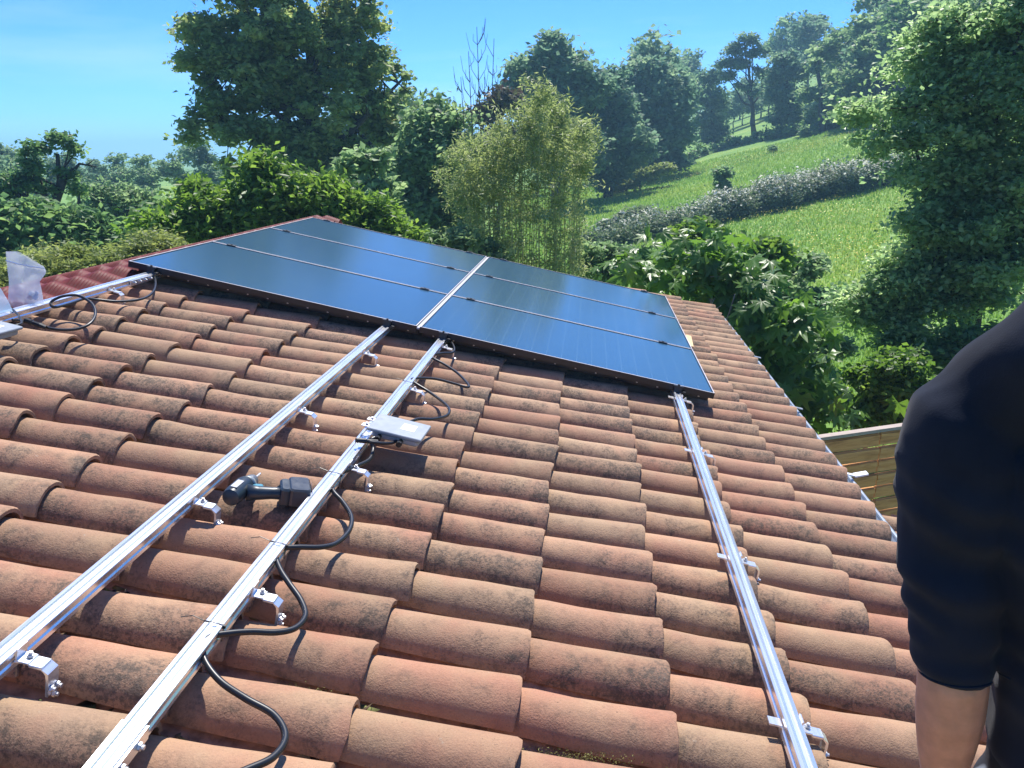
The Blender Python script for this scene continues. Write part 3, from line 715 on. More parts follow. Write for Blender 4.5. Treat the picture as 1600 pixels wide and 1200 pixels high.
# ------------------------------------------------------------------ plastic bag and film
def plastic(name, tint, alpha, rough=.18):
    m, nt, b = M_(name); o = nt.nodes['Material Output']
    b.inputs['Base Color'].default_value = (*tint, 1); b.inputs['Roughness'].default_value = rough
    tr = N(nt, 'BsdfTransparent'); tr.inputs[0].default_value = (.93, .96, 1, 1); tl = N(nt, 'BsdfTranslucent'); tl.inputs[0].default_value = (*tint, 1)
    mx = N(nt, 'MixShader'); mx.inputs[0].default_value = .45; nt.links.new(b.outputs[0], mx.inputs[1]); nt.links.new(tl.outputs[0], mx.inputs[2])
    m2 = N(nt, 'MixShader'); m2.inputs[0].default_value = alpha; nt.links.new(tr.outputs[0], m2.inputs[1]); nt.links.new(mx.outputs[0], m2.inputs[2]); nt.links.new(m2.outputs[0], o.inputs[0])
    return m
m_bag = plastic('bag_film', (.85, .87, .90), .50)
def bag_mesh():
    # standing bag: outline from the photo, two crumpled sheets joined at the sides
    base = np.array(W(*bp(45, 468, -.03)))
    depth = float((RW @ (base - CAM))[2]); left = [(9, 396), (11, 415), (14, 440), (13, 460), (12, 478)]; right = [(66, 412), (73, 425), (62, 440), (66, 458), (69, 477)]
    nr, ncol = 15, 12; V = []
    for side in (1, -1):
        for i in range(nr):
            t = i / (nr - 1) * 4; a = int(min(3, t)); fr_ = t - a
            l = np.array(left[a]) * (1 - fr_) + np.array(left[a + 1]) * fr_; r = np.array(right[a]) * (1 - fr_) + np.array(right[a + 1]) * fr_
            for j in range(ncol):
                s = j / (ncol - 1); p = l * (1 - s) + r * s
                p = p + np.array([0, -(math.sin(s * 2.0)) * 10 * (1 - i / (nr - 1)) * 0 - (1 - s) * 0])
                q = atz(p[0], p[1] - (8 * (1 - abs(2 * s - .6)) if i == 0 else 0), depth)
                thick = .05 * math.sin(PI * s) * (.25 + .75 * i / (nr - 1)) + .0015
                nzv = mnoise.noise(Vector((s * 4, i * .5, side * 5))) * .018 * min(1, 4 * s * (1 - s) * 2)
                V.append(q + np.array([.2, -1, 0]) * (side * thick + nzv))
    k = (np.arange(nr - 1)[:, None] * ncol + np.arange(ncol - 1)[None]).ravel(); f1 = np.stack([k, k + 1, k + ncol + 1, k + ncol], 1)
    V = np.array(V); n0 = nr * ncol
    return V, np.concatenate([f1, f1[:, ::-1] + n0])
V, Fq = bag_mesh()
bag = empty('plastic_bag', V.mean(0) * [1, 1, 0] + [0, 0, V[:, 2].min()]); bi = Matrix.Translation(-bag.location)
tag(bag, 'clear plastic zip bag of small fittings standing on the ridge roll', 'bag')
put(link('bag_film', mesh_np('bag_film', V, Fq, m_bag, True)), bag, bi)
zc = V[:12].mean(0); g = MB(); g.tube([V[12 * 2 + j] + np.array([0, -.003, 0]) for j in range(12)], .003, 5); put(g.build('zip_strip', simple('zip', (.7, .75, .85), .3)), bag, bi)
cb = V[-12 * 4:].mean(0)
for i, (c_, s) in enumerate((((.55, .20, .17), .011), ((.10, .16, .40), .012), ((.10, .16, .40), .010), ((.5, .5, .52), .010), ((.7, .7, .7), .012), ((.12, .2, .45), .009))):
    g = MB(); p = Vector(cb) + Vector((.01 + .014 * (i % 3), -.01 + .01 * (i % 2), .004 + .016 * (i // 3))); g.tube([p, p + Vector((.010, .006, .016))], s, 8); put(g.build('fitting', simple('fitting', c_, .4)), bag, bi)
# blue tinted film curled on the left
P4 = [np.array(W(*bp(x, y, n))) for x, y, n in ((-60, 470, .03), (-60, 520, -.05), (22, 487, -.03), (1, 450, .045))]
V = []
for i in range(10):
    for j in range(10):
        s, t = i / 9, j / 9; p = (P4[0] * (1 - s) + P4[3] * s) * (1 - t) + (P4[1] * (1 - s) + P4[2] * s) * t
        V.append(p + np.array([0, 0, .012 * mnoise.noise(Vector((s * 3, t * 3, 1))) + .02 * math.sin(PI * s)]))
k = (np.arange(9)[:, None] * 10 + np.arange(9)[None]).ravel()
o = link('protective_film', mesh_np('protective_film', np.array(V), np.stack([k, k + 1, k + 11, k + 10], 1), plastic('blue_film', (.45, .65, .85), .6), True)); tag(o, 'pale blue sheet of plastic film leaning over the rail at the picture edge', 'plastic film')

# ------------------------------------------------------------------ wooden fence
m_plank, nt, bs = M_('fence_wood')
tc = N(nt, 'TexCoord'); oi = N(nt, 'ObjectInfo'); mp = N(nt, 'Mapping'); mp.inputs['Scale'].default_value = (1.2, 9, 9); ad = nt.nodes.new('ShaderNodeVectorMath'); ad.operation = 'ADD'
cx = nt.nodes.new('ShaderNodeCombineXYZ'); nt.links.new(math_(nt, 'MULTIPLY', oi.outputs['Random'], 40), cx.inputs[0]); nt.links.new(tc.outputs['Object'], ad.inputs[0]); nt.links.new(cx.outputs[0], ad.inputs[1]); nt.links.new(ad.outputs[0], mp.inputs[0])
nz = N(nt, 'TexNoise', Scale=3.0, Detail=6.0, Roughness=.6, Distortion=.8); nt.links.new(mp.outputs[0], nz.inputs['Vector'])
kn = N(nt, 'TexVoronoi', Scale=3.2); nt.links.new(ad.outputs[0], kn.inputs['Vector'])
c = ramp(nt, [(.3, (.40, .17, .055)), (.5, (.60, .29, .105)), (.72, (.72, .39, .15))], nz.outputs[0])
kk = ramp(nt, [(.05, (1, 1, 1)), (.16, (0, 0, 0))], kn.outputs['Distance'])
cc = mixc(nt, math_(nt, 'MULTIPLY', kk.outputs[0], .8), c.outputs[0], (.09, .045, .02)); nt.links.new(cc, bs.inputs['Base Color']); bs.inputs['Roughness'].default_value = .8
fa, fb = atz(1285, 680, 1), None
def onz(px, py, z): d = ray(px, py); return CAM + d * ((z - CAM[2]) / d[2])
ZT = -1.80
A_ = onz(1285, 681, ZT); B_ = onz(1420, 662, ZT); dirf = (B_ - A_); dirf[2] = 0; Lf = np.linalg.norm(dirf); dirf /= Lf
start = A_ - dirf * .02; fang = math.atan2(dirf[1], dirf[0])
fence = empty('wooden_fence', (start[0], start[1], -3.6), (0, 0, fang)); tag(fence, 'brown horizontal plank fence with a pale cap rail below the fig tree', 'fence')
span = .62; npan = 8; ph = .112
for s in range(npan):
    for r_ in range(14):
        g = MB(); z = ZT + 3.6 - .05 - ph / 2 - r_ * (ph + .012)
        if z < .05: continue
        if s < 3 or True:
            th = .022
            g.box((0, 0, 0), (span - .008, th, ph), bev=0); g.box((0, -.015, ph * .20), (span - .01, .012, ph * .42))
            o = g.build('plank', m_plank, fence); o.location = (s * span + span / 2, (-.004 if r_ % 2 else .004), z + RNG.normal(0, .0015)); o.rotation_euler = (RNG.normal(0, R(.8)), RNG.normal(0, R(.25)), 0)
for s in range(0, npan + 1, 3):
    g = MB(); g.box((0, 0, 0), (.07, .07, 1.80)); o = g.build('post', m_plank, fence); o.location = (s * span, .05, .88)
g = MB(); g.box((0, 0, 0), (npan * span + .06, .075, .028)); o = g.build('cap_rail', simple('cap_pale', (.36, .29, .25), .7, noise=.15, nscale=15), fence); o.location = (npan * span / 2, 0, ZT + 3.6 - .014)

# ------------------------------------------------------------------ vegetation
def leaf_quads(C, size, rg, flat=.5, elong=1.7, droop=0.0):
    """folded four-point leaves (two triangles) round centres C"""
    n = len(C); s = size * rg.uniform(.6, 1.3, n)
    a = rg.normal(0, 1, (n, 3)); a[:, 2] *= flat; a[:, 2] -= droop; a /= np.linalg.norm(a, axis=1, keepdims=True) + 1e-9
    up = rg.normal(0, 1, (n, 3)); up[:, 2] += 1.1; b = np.cross(a, up); b /= np.linalg.norm(b, axis=1, keepdims=True) + 1e-9
    nn = np.cross(a, b)
    L = (s * elong / 2)[:, None]; Wd = (s / 2)[:, None]
    base = C - a * L; tip = C + a * L; l = C + b * Wd - nn * Wd * .35; r = C - b * Wd - nn * Wd * .35
    V = np.stack([base, r, tip, l], 1).reshape(-1, 3)
    i = np.arange(n)[:, None] * 4
    Fq = np.concatenate([np.concatenate([i, i + 1, i + 2], 1), np.concatenate([i, i + 2, i + 3], 1)])
    return V, Fq
def crown_points(blobs, nleaf, rg, clump=.45, shell=.5, squash=.6, subs=None, hole=0.0):
    """blobs: list of (centre, radii(3)). leaves gathered in clumps inside the blobs"""
    vol = np.array([np.prod(r) ** (.8) for _, r in blobs]); vol = vol / vol.sum()
    C = []; K = []
    tot = sum(np.prod(r) for _, r in blobs)
    ncl = subs or max(12, int(tot * 4.2 / (clump ** 3) * .30))
    ncl = min(ncl, 1500)
    cents = []
    for (c, r), w in zip(blobs, vol):
        m = max(3, int(ncl * w)); d = rg.normal(0, 1, (m, 3)); d /= np.linalg.norm(d, axis=1, keepdims=True)
        rad = rg.uniform(0, 1, m) ** (shell); wob = 1 + .16 * np.sin(d[:, 0] * 5 + c[0]) * np.cos(d[:, 2] * 6 + c[1])
        cents.append(np.array(c) + d * rad[:, None] * np.array(r) * wob[:, None])
    cents = np.concatenate(cents)
    cr = clump * rg.uniform(.45, 1.25, len(cents))
    w = cr ** 2; w /= w.sum()
    idx = rg.choice(len(cents), nleaf, p=w)
    off = rg.normal(0, .52, (nleaf, 3)); off[:, 2] *= squash
    P = cents[idx] + off * cr[idx][:, None]
    crnd = rg.uniform(0, 1, len(cents))[idx]
    return P, crnd, cents
def limbs(root, top, cents, r0, rg, nmain=7, ntwig=60, spread=.35):
    g = MB(); root = Vector(root); top = Vector(top); H = (top - root).length
    pts = [root]; rr = [r0 * 1.25]
    for k in range(1, 8):
        t = k / 7; p = root.lerp(top, t) + Vector((rg.normal(0, .012 * H), rg.normal(0, .012 * H), 0)); pts.append(p); rr.append(r0 * (1 - .78 * t))
    g.tube(pts, rr, 8)
    ends = []
    idx = rg.choice(len(cents), min(nmain, len(cents)), replace=False)
    for i in idx:
        e = Vector(cents[i]); t = float(np.clip(((e - root).dot(top - root)) / H ** 2 - rg.uniform(.15, .4), .25, .92)); k = t * 7; a = int(min(6, k)); s = pts[a].lerp(pts[a + 1], k - a)
        mid = s.lerp(e, .5) + Vector((rg.normal(0, .03 * H), rg.normal(0, .03 * H), -.02 * H)); r1 = r0 * (1 - .75 * t) * .6
        cv = catmull([s, s.lerp(mid, .5) + Vector((rg.normal(0, .012 * H),) * 3), mid, mid.lerp(e, .5), e], 3)
        g.tube(cv, list(np.linspace(r1, r1 * .22, len(cv))), 6); ends += [(Vector(cv[j]), r1 * (1 - .7 * j / len(cv))) for j in range(3, len(cv))]
    if ends:
        E = np.array([tuple(e[0]) for e in ends]); id2 = rg.choice(len(cents), min(ntwig, len(cents)), replace=False)
        for i in id2:
            c = cents[i]; d = np.linalg.norm(E - c, axis=1); j = int(d.argmin()); s, r1 = ends[j]; e = Vector(c)
            mid = s.lerp(e, .5) + Vector(tuple(rg.normal(0, .06 * (e - s).length, 3)))
            g.tube([s, mid, e], [r1 * .45, r1 * .3, r1 * .10 + .003], 4, cap=False)
    return g
def tree(name, label, cat, blobs, root, top, r0, nleaf, size, mat, seed, bark=None, clump=.45, group=None, nmain=8, ntwig=60, shell=.5, flat=.5, elong=1.7, squash=.6, droop=0, subs=None):
    rg = np.random.default_rng(seed)
    P, cr, cents = crown_points(blobs, nleaf, rg, clump, shell, squash, subs)
    V, Fq = leaf_quads(P, size, rg, flat, elong, droop); rnd = np.clip(.5 * cr + .5 * rg.uniform(0, 1, nleaf), 0, .999)
    t = empty(name, root); tag(t, label, cat, group); T = Matrix.Translation(-Vector(root))
    o = link('crown', mesh_np('crown', V - np.array(root), Fq, mat, False, {'rnd': np.concatenate([rnd, rnd])}), t)
    g = limbs(np.array(root) * 0, np.array(top) - np.array(root), cents - np.array(root), r0, rg, nmain, ntwig)
    g.build('trunk', bark or m_bark, t, smooth=True)
    return t
def pxblobs(lst, dist, depth=.8, dd=0):
    """crown lobes given in photo pixels at one distance: (x, y, rx, ry[, extra distance])"""
    o = []
    for b in lst:
        D = dist + (b[4] if len(b) > 4 else 0); c = at(b[0], b[1], D); z = float((RW @ (c - CAM))[2]); rx = b[2] * z / F; ry = b[3] * z / F
        o.append((c, (rx, (rx + ry) / 2 * depth, ry)))
    return o
def rootat(px, dist):
    p = at(px, 300, dist); return np.array([p[0], p[1], float(zg(p[0], p[1])) - .05])

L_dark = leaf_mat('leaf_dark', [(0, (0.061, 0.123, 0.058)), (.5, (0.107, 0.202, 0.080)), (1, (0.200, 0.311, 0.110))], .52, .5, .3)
L_plane = leaf_mat('leaf_plane', [(0, (0.117, 0.170, 0.077)), (.5, (0.190, 0.270, 0.108)), (1, (0.421, 0.429, 0.176))], .55, .5, .3)
L_lime = leaf_mat('leaf_lime', [(0, (0.069, 0.143, 0.031)), (.5, (0.114, 0.210, 0.042)), (1, (0.184, 0.285, 0.067))], .55, .45, .35)
L_mid = leaf_mat('leaf_mid', [(0, (0.099, 0.171, 0.087)), (.5, (0.168, 0.262, 0.120)), (1, (0.284, 0.377, 0.191))], .55, .5, .3)
L_right = leaf_mat('leaf_orchard', [(0, (0.114, 0.195, 0.104)), (.5, (0.212, 0.329, 0.152)), (1, (0.425, 0.531, 0.266))], .55, .38, .45)
L_bamboo = leaf_mat('leaf_bamboo', [(0, (0.111, 0.167, 0.063)), (.5, (0.204, 0.264, 0.099)), (1, (0.323, 0.370, 0.171))], .52, .45)
L_bush = leaf_mat('leaf_bush', [(0, (0.130, 0.188, 0.058)), (.5, (0.195, 0.250, 0.078)), (1, (0.260, 0.312, 0.117))], .48, .5)
L_fig = leaf_mat('leaf_fig', [(0, (0.073, 0.163, 0.036)), (.5, (0.098, 0.202, 0.042)), (1, (0.146, 0.279, 0.054))], .48, .38, .4)
L_far = leaf_mat('leaf_far', [(0, (0.089, 0.157, 0.097)), (.5, (0.135, 0.217, 0.136)), (1, (0.226, 0.305, 0.168))], .52, .6, .2)
L_white = leaf_mat('leaf_whiteflower', [(0, (.08, .13, .06)), (.42, (.15, .21, .11)), (.60, (.24, .28, .18)), (.72, (.60, .60, .50)), (1, (.86, .84, .74))], .28, .6, .2)

L_moss = leaf_mat('moss', [(0, (.06, .05, .02)), (.5, (.14, .13, .04)), (1, (.24, .24, .10))], .1, .9, .1)
L_lichen = leaf_mat('lichen', [(0, (.20, .17, .11)), (.5, (.45, .42, .32)), (1, (.65, .62, .50))], .1, .9, .1)
L_weed = leaf_mat('weed_leaf', [(0, (.04, .18, .03)), (1, (.08, .34, .06))], .4, .5)
for T_ in TUFTS: tuft(T_[0], T_[1], T_[2], T_[3], {'g': L_weed, 'l': L_lichen, 'm': L_moss}[T_[4]], np.array(T_[5]), T_[6], T_[7], T_[8], T_[9])
# big broad tree above the panels
b1 = pxblobs([(425, 40, 130, 95), (350, 105, 85, 80), (480, 130, 115, 110), (385, 195, 85, 75), (575, 135, 70, 75, 1), (600, 190, 62, 60, 1.5), (470, 235, 90, 70), (415, 285, 60, 45), (545, 255, 75, 55), (310, 60, 40, 45), (300, 190, 28, 30), (420, -60, 140, 70), (540, 20, 55, 60)], 26, .8)
tree('plane_tree', 'biggest broad dark tree rising above the solar panels out of the picture', 'tree', b1, rootat(500, 26), at(480, 60, 26), .42, 66000, .112, L_plane, 1, m_barkd, clump=.40, nmain=14, ntwig=420, shell=.66, subs=440, squash=.55)
b2 = pxblobs([(680, 205, 48, 45), (665, 270, 62, 60), (700, 260, 40, 60), (650, 350, 60, 60), (700, 350, 45, 60)], 22, .8)
tree('hornbeam_tree', 'dark drooping tree between the biggest tree and the bamboo', 'tree', b2, rootat(680, 22), at(682, 190, 22), .2, 26000, .11, L_mid, 2, m_barkd, clump=.40, subs=330, nmain=8, ntwig=100, droop=.3)
b2 = pxblobs([(575, 250, 40, 32), (560, 300, 42, 45), (600, 330, 42, 50)], 18, .8)
tree('young_maple', 'small pale green tree in front of the trunk of the biggest tree', 'tree', b2, rootat(580, 18), at(578, 240, 18), .12, 9000, .11, L_mid, 3, m_bark, clump=.35, nmain=6, ntwig=50)
b3 = pxblobs([(418, 300, 45, 42), (330, 335, 55, 38), (265, 365, 50, 32), (390, 350, 70, 45), (500, 325, 60, 45), (570, 350, 55, 38), (460, 370, 80, 45), (310, 292, 24, 14), (405, 258, 18, 14), (350, 385, 80, 32), (620, 375, 30, 25)], 12.5, .9)
tree('chestnut_tree', 'bright green leafy tree just behind the top of the solar panels', 'tree', b3, rootat(430, 12.8), at(430, 300, 12.6), .2, 75000, .052, L_lime, 4, m_bark, clump=.27, subs=420, nmain=12, ntwig=120, elong=2.3, droop=.4, shell=.6)
b4 = pxblobs([(95, 216, 24, 11), (70, 230, 22, 12), (114, 238, 13, 14), (55, 258, 24, 13), (98, 268, 16, 14), (28, 282, 28, 15), (8, 300, 25, 18), (118, 300, 10, 12), (72, 298, 14, 9), (40, 240, 10, 6)], 24, .8)
t4 = tree('oak_tree', 'open crowned tree with dark forked trunk at the far left', 'tree', b4, rootat(70, 24), at(88, 240, 24), .20, 3600, .085, L_dark, 5, m_barkd, clump=.22, nmain=10, ntwig=70, subs=62)
g = MB(); T0 = Vector(t4.location)
def P_(x, y, D=24): return Vector(at(x, y, D)) - T0
g.tube([P_(72, 400), P_(62, 350), P_(45, 315), P_(20, 292)], [.2, .17, .12, .05], 7); g.tube([P_(62, 345), P_(85, 318), P_(98, 285), P_(112, 262)], [.15, .12, .09, .03], 7)
g.tube([P_(112, 270), P_(124, 256), P_(138, 258), P_(152, 261)], [.05, .035, .022, .008], 5); g.tube([P_(136, 258), P_(146, 250), P_(150, 252)], [.015, .010, .004], 4); g.tube([P_(140, 258), P_(148, 266)], [.010, .004], 4)
g.build('bare_limb', m_barkd, t4, smooth=True)
b5 = pxblobs([(175, 318, 42, 28), (220, 320, 30, 24), (150, 300, 18, 12), (195, 355, 50, 30), (150, 345, 25, 20)], 30, .8)
tree('hedgerow_tree', 'round topped thin tree between the forked tree and the bright green one', 'tree', b5, rootat(190, 30), at(188, 320, 30), .16, 8000, .10, L_mid, 6, m_barkd, clump=.38, nmain=10, ntwig=70, subs=110)
b6 = pxblobs([(115, 350, 45, 26), (215, 362, 55, 26), (165, 348, 45, 22), (265, 345, 30, 25), (20, 355, 50, 40), (75, 375, 60, 40), (130, 370, 45, 32), (-10, 390, 50, 50), (185, 385, 40, 25), (60, 345, 30, 25)], 20, .8)
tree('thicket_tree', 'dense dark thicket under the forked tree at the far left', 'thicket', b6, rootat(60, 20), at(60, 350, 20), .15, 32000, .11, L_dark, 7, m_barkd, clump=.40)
b7 = pxblobs([(140, 420, 62, 30), (185, 412, 30, 22), (90, 432, 35, 30), (15, 430, 30, 25), (240, 402, 30, 20), (-20, 450, 40, 30)], 9.5, .8)
tree('broom_bush', 'light green fine leaved bush just beyond the ridge', 'bush', b7, rootat(140, 9.6), at(140, 420, 9.5), .05, 60000, .019, L_bush, 8, m_bark, clump=.20, elong=3.2)
# tall trees beyond the bamboo
b8 = pxblobs([(868, 85, 34, 30), (835, 120, 32, 30), (890, 120, 34, 36), (870, 180, 50, 45), (810, 150, 22, 26), (885, 240, 55, 50), (930, 140, 22, 30)], 58, .8)
tree('poplar_tree', 'tall uneven dark tree directly behind the bamboo tops', 'tree', b8, rootat(870, 58), at(870, 80, 58), .35, 26000, .26, L_far, 9, m_barkd, clump=.85, subs=230, nmain=10, ntwig=80)
b8 = pxblobs([(775, 165, 22, 22), (775, 205, 26, 26), (790, 245, 28, 30), (760, 260, 20, 30)], 40, .8)
L_cop = leaf_mat('leaf_copper', [(0, (.05, .035, .03)), (.5, (.08, .055, .045)), (1, (.07, .08, .035))], .3)
tree('copper_beech', 'small dusky reddish tree poking up between bare stems and bamboo', 'tree', b8, rootat(775, 40), at(775, 165, 40), .15, 9000, .18, L_cop, 10, m_barkd, clump=.6)
b9 = pxblobs([(942, 130, 20, 30), (950, 180, 38, 45), (930, 240, 42, 45), (980, 220, 38, 46), (945, 275, 30, 22)], 64, .8)
tree('ash_tree', 'narrow topped dark tree between the two widest ones at the meadow edge', 'tree', b9, rootat(950, 64), at(945, 120, 64), .3, 22000, .27, L_far, 12, m_barkd, clump=.85, subs=230)
b9 = pxblobs([(1015, 130, 42, 32), (1045, 165, 36, 42), (990, 155, 34, 36), (1020, 210, 56, 45), (1035, 242, 38, 20), (990, 250, 30, 24)], 76, .8)
tree('beech_tree', 'wide rounded dark tree at the upper left corner of the meadow', 'tree', b9, rootat(1015, 76), at(1015, 120, 76), .4, 30000, .31, L_far, 13, m_barkd, clump=1.0, subs=260)
bs_ = pxblobs([(960, 284, 22, 16), (1000, 276, 24, 15), (1038, 264, 22, 13)], 66, .8)
tree('elder_bush', 'low rounded pale bushes at the foot of the wide rounded tree', 'bush', bs_, rootat(1000, 66), at(1000, 280, 66), .08, 7000, .19, L_bush, 14, m_barkd, clump=.5)
b10 = pxblobs([(1110, 122, 15, 14), (1100, 150, 18, 16), (1122, 160, 16, 18), (1108, 190, 24, 18), (1112, 214, 30, 16)], 100, .8)
tree('slender_oak', 'slender tree left of the lone pine on the meadow crest', 'tree', b10, rootat(1112, 100), at(1110, 118, 100), .22, 8000, .26, L_far, 15, m_barkd, clump=.8, subs=110)
def pxroot(px, py, D):
    p = at(px, py, D); return np.array([p[0], p[1], min(p[2], float(zg(p[0], p[1])))])
b11 = pxblobs([(1168, 64, 20, 9), (1146, 80, 20, 8), (1188, 82, 20, 9), (1160, 100, 26, 8), (1140, 118, 18, 7), (1190, 112, 20, 8), (1168, 134, 16, 7), (1136, 100, 14, 7), (1186, 140, 12, 6)], 97, .8)
tree('pine_tree', 'lone tall pine with bare lower trunk on the meadow crest', 'tree', b11, gpt(1179, 216), at(1166, 66, 97), .27, 5600, .22, L_far, 16, m_barkd, clump=.62, subs=75, nmain=12, ntwig=45)
b12 = pxblobs([(1225, 92, 22, 12), (1212, 120, 22, 14), (1245, 112, 20, 14), (1228, 145, 28, 16), (1235, 180, 28, 24)], 93, .8)
tree('pine_tree', 'broader dark pine next to the lone pine, trunk hidden by its crown', 'tree', b12, gpt(1238, 208), at(1226, 90, 93), .28, 10000, .24, L_far, 17, m_barkd, clump=.8, subs=130)
b12 = pxblobs([(1278, 112, 22, 18), (1292, 145, 32, 28), (1280, 180, 30, 26), (1310, 175, 30, 34)], 88, .8)
tree('edge_oak', 'rounded mid green tree where the hill forest meets the meadow', 'tree', b12, gpt(1285, 206), at(1280, 95, 88), .3, 12000, .28, L_mid, 18, m_barkd, clump=.8)
b12 = pxblobs([(1345, 115, 45, 42), (1380, 75, 38, 34), (1350, 170, 60, 40), (1430, 40, 45, 40), (1440, 110, 60, 60)], 84, .8)
tree('slope_oak', 'broad tree of the hill forest rising behind the near orchard tree', 'tree', b12, gpt(1370, 215), at(1375, 130, 84), .4, 24000, .30, L_mid, 19, m_barkd, clump=.9)
bb = []
for x_, y_ in ((1060, 258), (1080, 250), (1100, 243), (1120, 236), (1140, 229), (1160, 225), (1180, 221), (1200, 218), (1220, 214), (1240, 211), (1262, 207), (1285, 205)):
    g0 = gpt(x_, y_); z_ = float((RW @ (g0 - CAM))[2]); bb.append((g0 + np.array([0, 0, .35]), (.9 + 8 * z_ / F, .8, .75)))
tree('field_hedge', 'dark low hedge line along the crest of the upper meadow', 'hedge', bb, gpt(1160, 226), gpt(1160, 226) + [0, 0, .8], .05, 9000, .22, L_dark, 20, m_barkd, clump=.5, nmain=2, ntwig=4)

# hill forest: single trees, copied from four patterns
protos = []
for q, (mt, sd) in enumerate(((L_far, 31), (L_mid, 32), (L_far, 33), (L_dark, 34))):
    rg = np.random.default_rng(sd)
    bl = [(np.array([rg.normal(0, 1.2), rg.normal(0, 1.2), 5 + 1.3 * k]), (2.6 - .28 * k, 2.6 - .28 * k, 1.9)) for k in range(4)]
    P, cr, cents = crown_points(bl, 3800, rg, .95, .6, .6, 90); V, Fq = leaf_quads(P, .34, rg)
    rnd = np.clip(.5 * cr + .5 * rg.uniform(0, 1, len(P)), 0, .999)
    cm = mesh_np('crown', V, Fq, mt, False, {'rnd': np.concatenate([rnd, rnd])})
    g = limbs((0, 0, -.5), (0, 0, 8), cents, .22, rg, 5, 12); tm = g.mesh('trunk', m_barkd, True); protos.append((cm, tm))
rg = np.random.default_rng(5); nhill = 0
def hill_tree(x, y, s, label, group, tilt=0):
    cm, tm = protos[rg.integers(0, 4)]; z = float(zg(x, y))
    t = empty('forest_tree', (x, y, z)); t.rotation_euler = (0, 0, rg.uniform(0, 6.28)); t.scale = (s * rg.uniform(.85, 1.15),) * 2 + (s,)
    tag(t, label, 'tree', group)
    link('crown', cm, t); link('trunk', tm, t)
for i in range(900):
    az = R(rg.uniform(13.5, 34)); D = rg.uniform(72, 150); x = CAM[0] + math.sin(az) * D; y = CAM[1] + math.cos(az) * D
    z = float(zg(x, y)); c = RW @ (np.array([x, y, z]) - CAM); px, py = 800 + F * c[0] / c[2], 600 + F * c[1] / c[2]
    if px < 1325 and D < 98: continue
    if D < 88 and px < 1420: continue
    if px > 1700: continue
    if nhill >= 150: break
    sc_h = rg.uniform(.8, 1.25); c = RW @ (np.array([x, y, z + 8.6 * sc_h]) - CAM); ptop = 600 + F * c[1] / c[2]
    if ptop < (118 - (px - 1200) * .52 if px < 1400 else -400): continue
    hill_tree(x, y, sc_h, 'one of the massed trees of the forest that covers the hill on the right', 'trees of the hill forest'); nhill += 1
# far trees closing the view low on the horizon behind the left gaps and in the notch by the pine
for px, D, s in ((1130, 128, .45), (1142, 122, .5), (1155, 130, .42), (1168, 124, .46), (1182, 132, .5), (1194, 126, .5), (1206, 130, .55), (1218, 124, .6), (1150, 150, .6), (1175, 150, .55), (1200, 150, .6), (1222, 150, 1.2), (1250, 150, 1.2), (1265, 130, 1.1), (1085, 140, 1.2), (1060, 130, 1.2), (905, 90, .8), (925, 85, .7), (840, 75, .7), (780, 70, .5), (745, 66, .5), (720, 66, .5), (640, 66, .8), (560, 66, .8), (330, 70, .5), (280, 75, .45), (240, 75, .4), (200, 78, .42), (160, 80, .4), (120, 70, .42), (80, 74, .4), (40, 70, .45), (0, 72, .5), (-40, 60, .5), (-90, 60, .6), (990, 85, 1.2), (1020, 90, 1.1)):
    p = at(px, 300, D); hill_tree(p[0], p[1], s, 'one of the half hidden background trees seen through gaps low on the horizon', 'background trees low on the horizon')

# bamboo clump and bare stems
m_culm = simple('bamboo_culm', (.30, .33, .12), .4, noise=.3, nscale=8)
rg = np.random.default_rng(41); bD = 14.0
bc = pxblobs([(850, 215, 48, 40), (860, 270, 55, 50), (800, 260, 45, 50), (775, 310, 45, 40), (745, 290, 32, 35), (880, 320, 40, 50), (830, 340, 50, 45), (735, 345, 28, 30), (905, 385, 30, 40), (820, 195, 25, 25), (810, 320, 60, 60), (780, 370, 60, 40), (860, 380, 50, 50)], bD, .9)
rt = rootat(820, bD); bam = empty('bamboo', rt); tag(bam, 'pale yellow green bamboo clump with many thin upright canes', 'bamboo')
PP, CR = [], []
for i in range(110):
    x0 = rg.uniform(730, 905); u_ = (x0 - 730) / 175; lean = (x0 - 818) * .10 + rg.normal(0, 10); ytop = 238 - 95 * math.exp(-((u_ - .62) / .28) ** 2) + rg.uniform(-12, 75)
    D = bD + rg.uniform(-1.0, 1.0); a = Vector(at(x0, 560, D)); a.z = rt[2]; b_ = Vector(at(x0 + lean, ytop, D)); mid = a.lerp(b_, .6) + Vector((rg.normal(0, .05) - lean * .002, 0, 0)); r0 = rg.uniform(.006, .011)
    tipd = b_ + Vector((np.sign(lean) * rg.uniform(.05, .25), rg.normal(0, .1), -rg.uniform(.0, .12)))
    cv = [Vector(p) - Vector(rt) for p in catmull([a, a.lerp(mid, .5), mid, b_, tipd], 5)]
    g = MB(); g.tube(cv, list(np.linspace(r0, r0 * .15, len(cv))), 5); g.build('cane', m_culm, bam, smooth=True)
    cv = np.array([tuple(p) for p in cv]) + rt
    for k in range(15):                                            # sprays at the nodes
        t = rg.uniform(.30, 1) ** .8 * (len(cv) - 1.01); j = int(t); c = cv[j] * (1 - t + j) + cv[j + 1] * (t - j); o_ = rg.normal(0, 1, 3) * np.array([.15, .17, .08]); n_ = int(rg.integers(14, 34))
        q = c + o_ * rg.uniform(.1, 1, (n_, 1)) + rg.normal(0, .045, (n_, 3)) - np.array([0, 0, .10]) * rg.random((n_, 1)); PP.append(q); CR.append(np.full(n_, rg.random()))
P = np.concatenate(PP); cr = np.concatenate(CR); V, Fq = leaf_quads(P, .021, rg, .7, 4.2, .25)
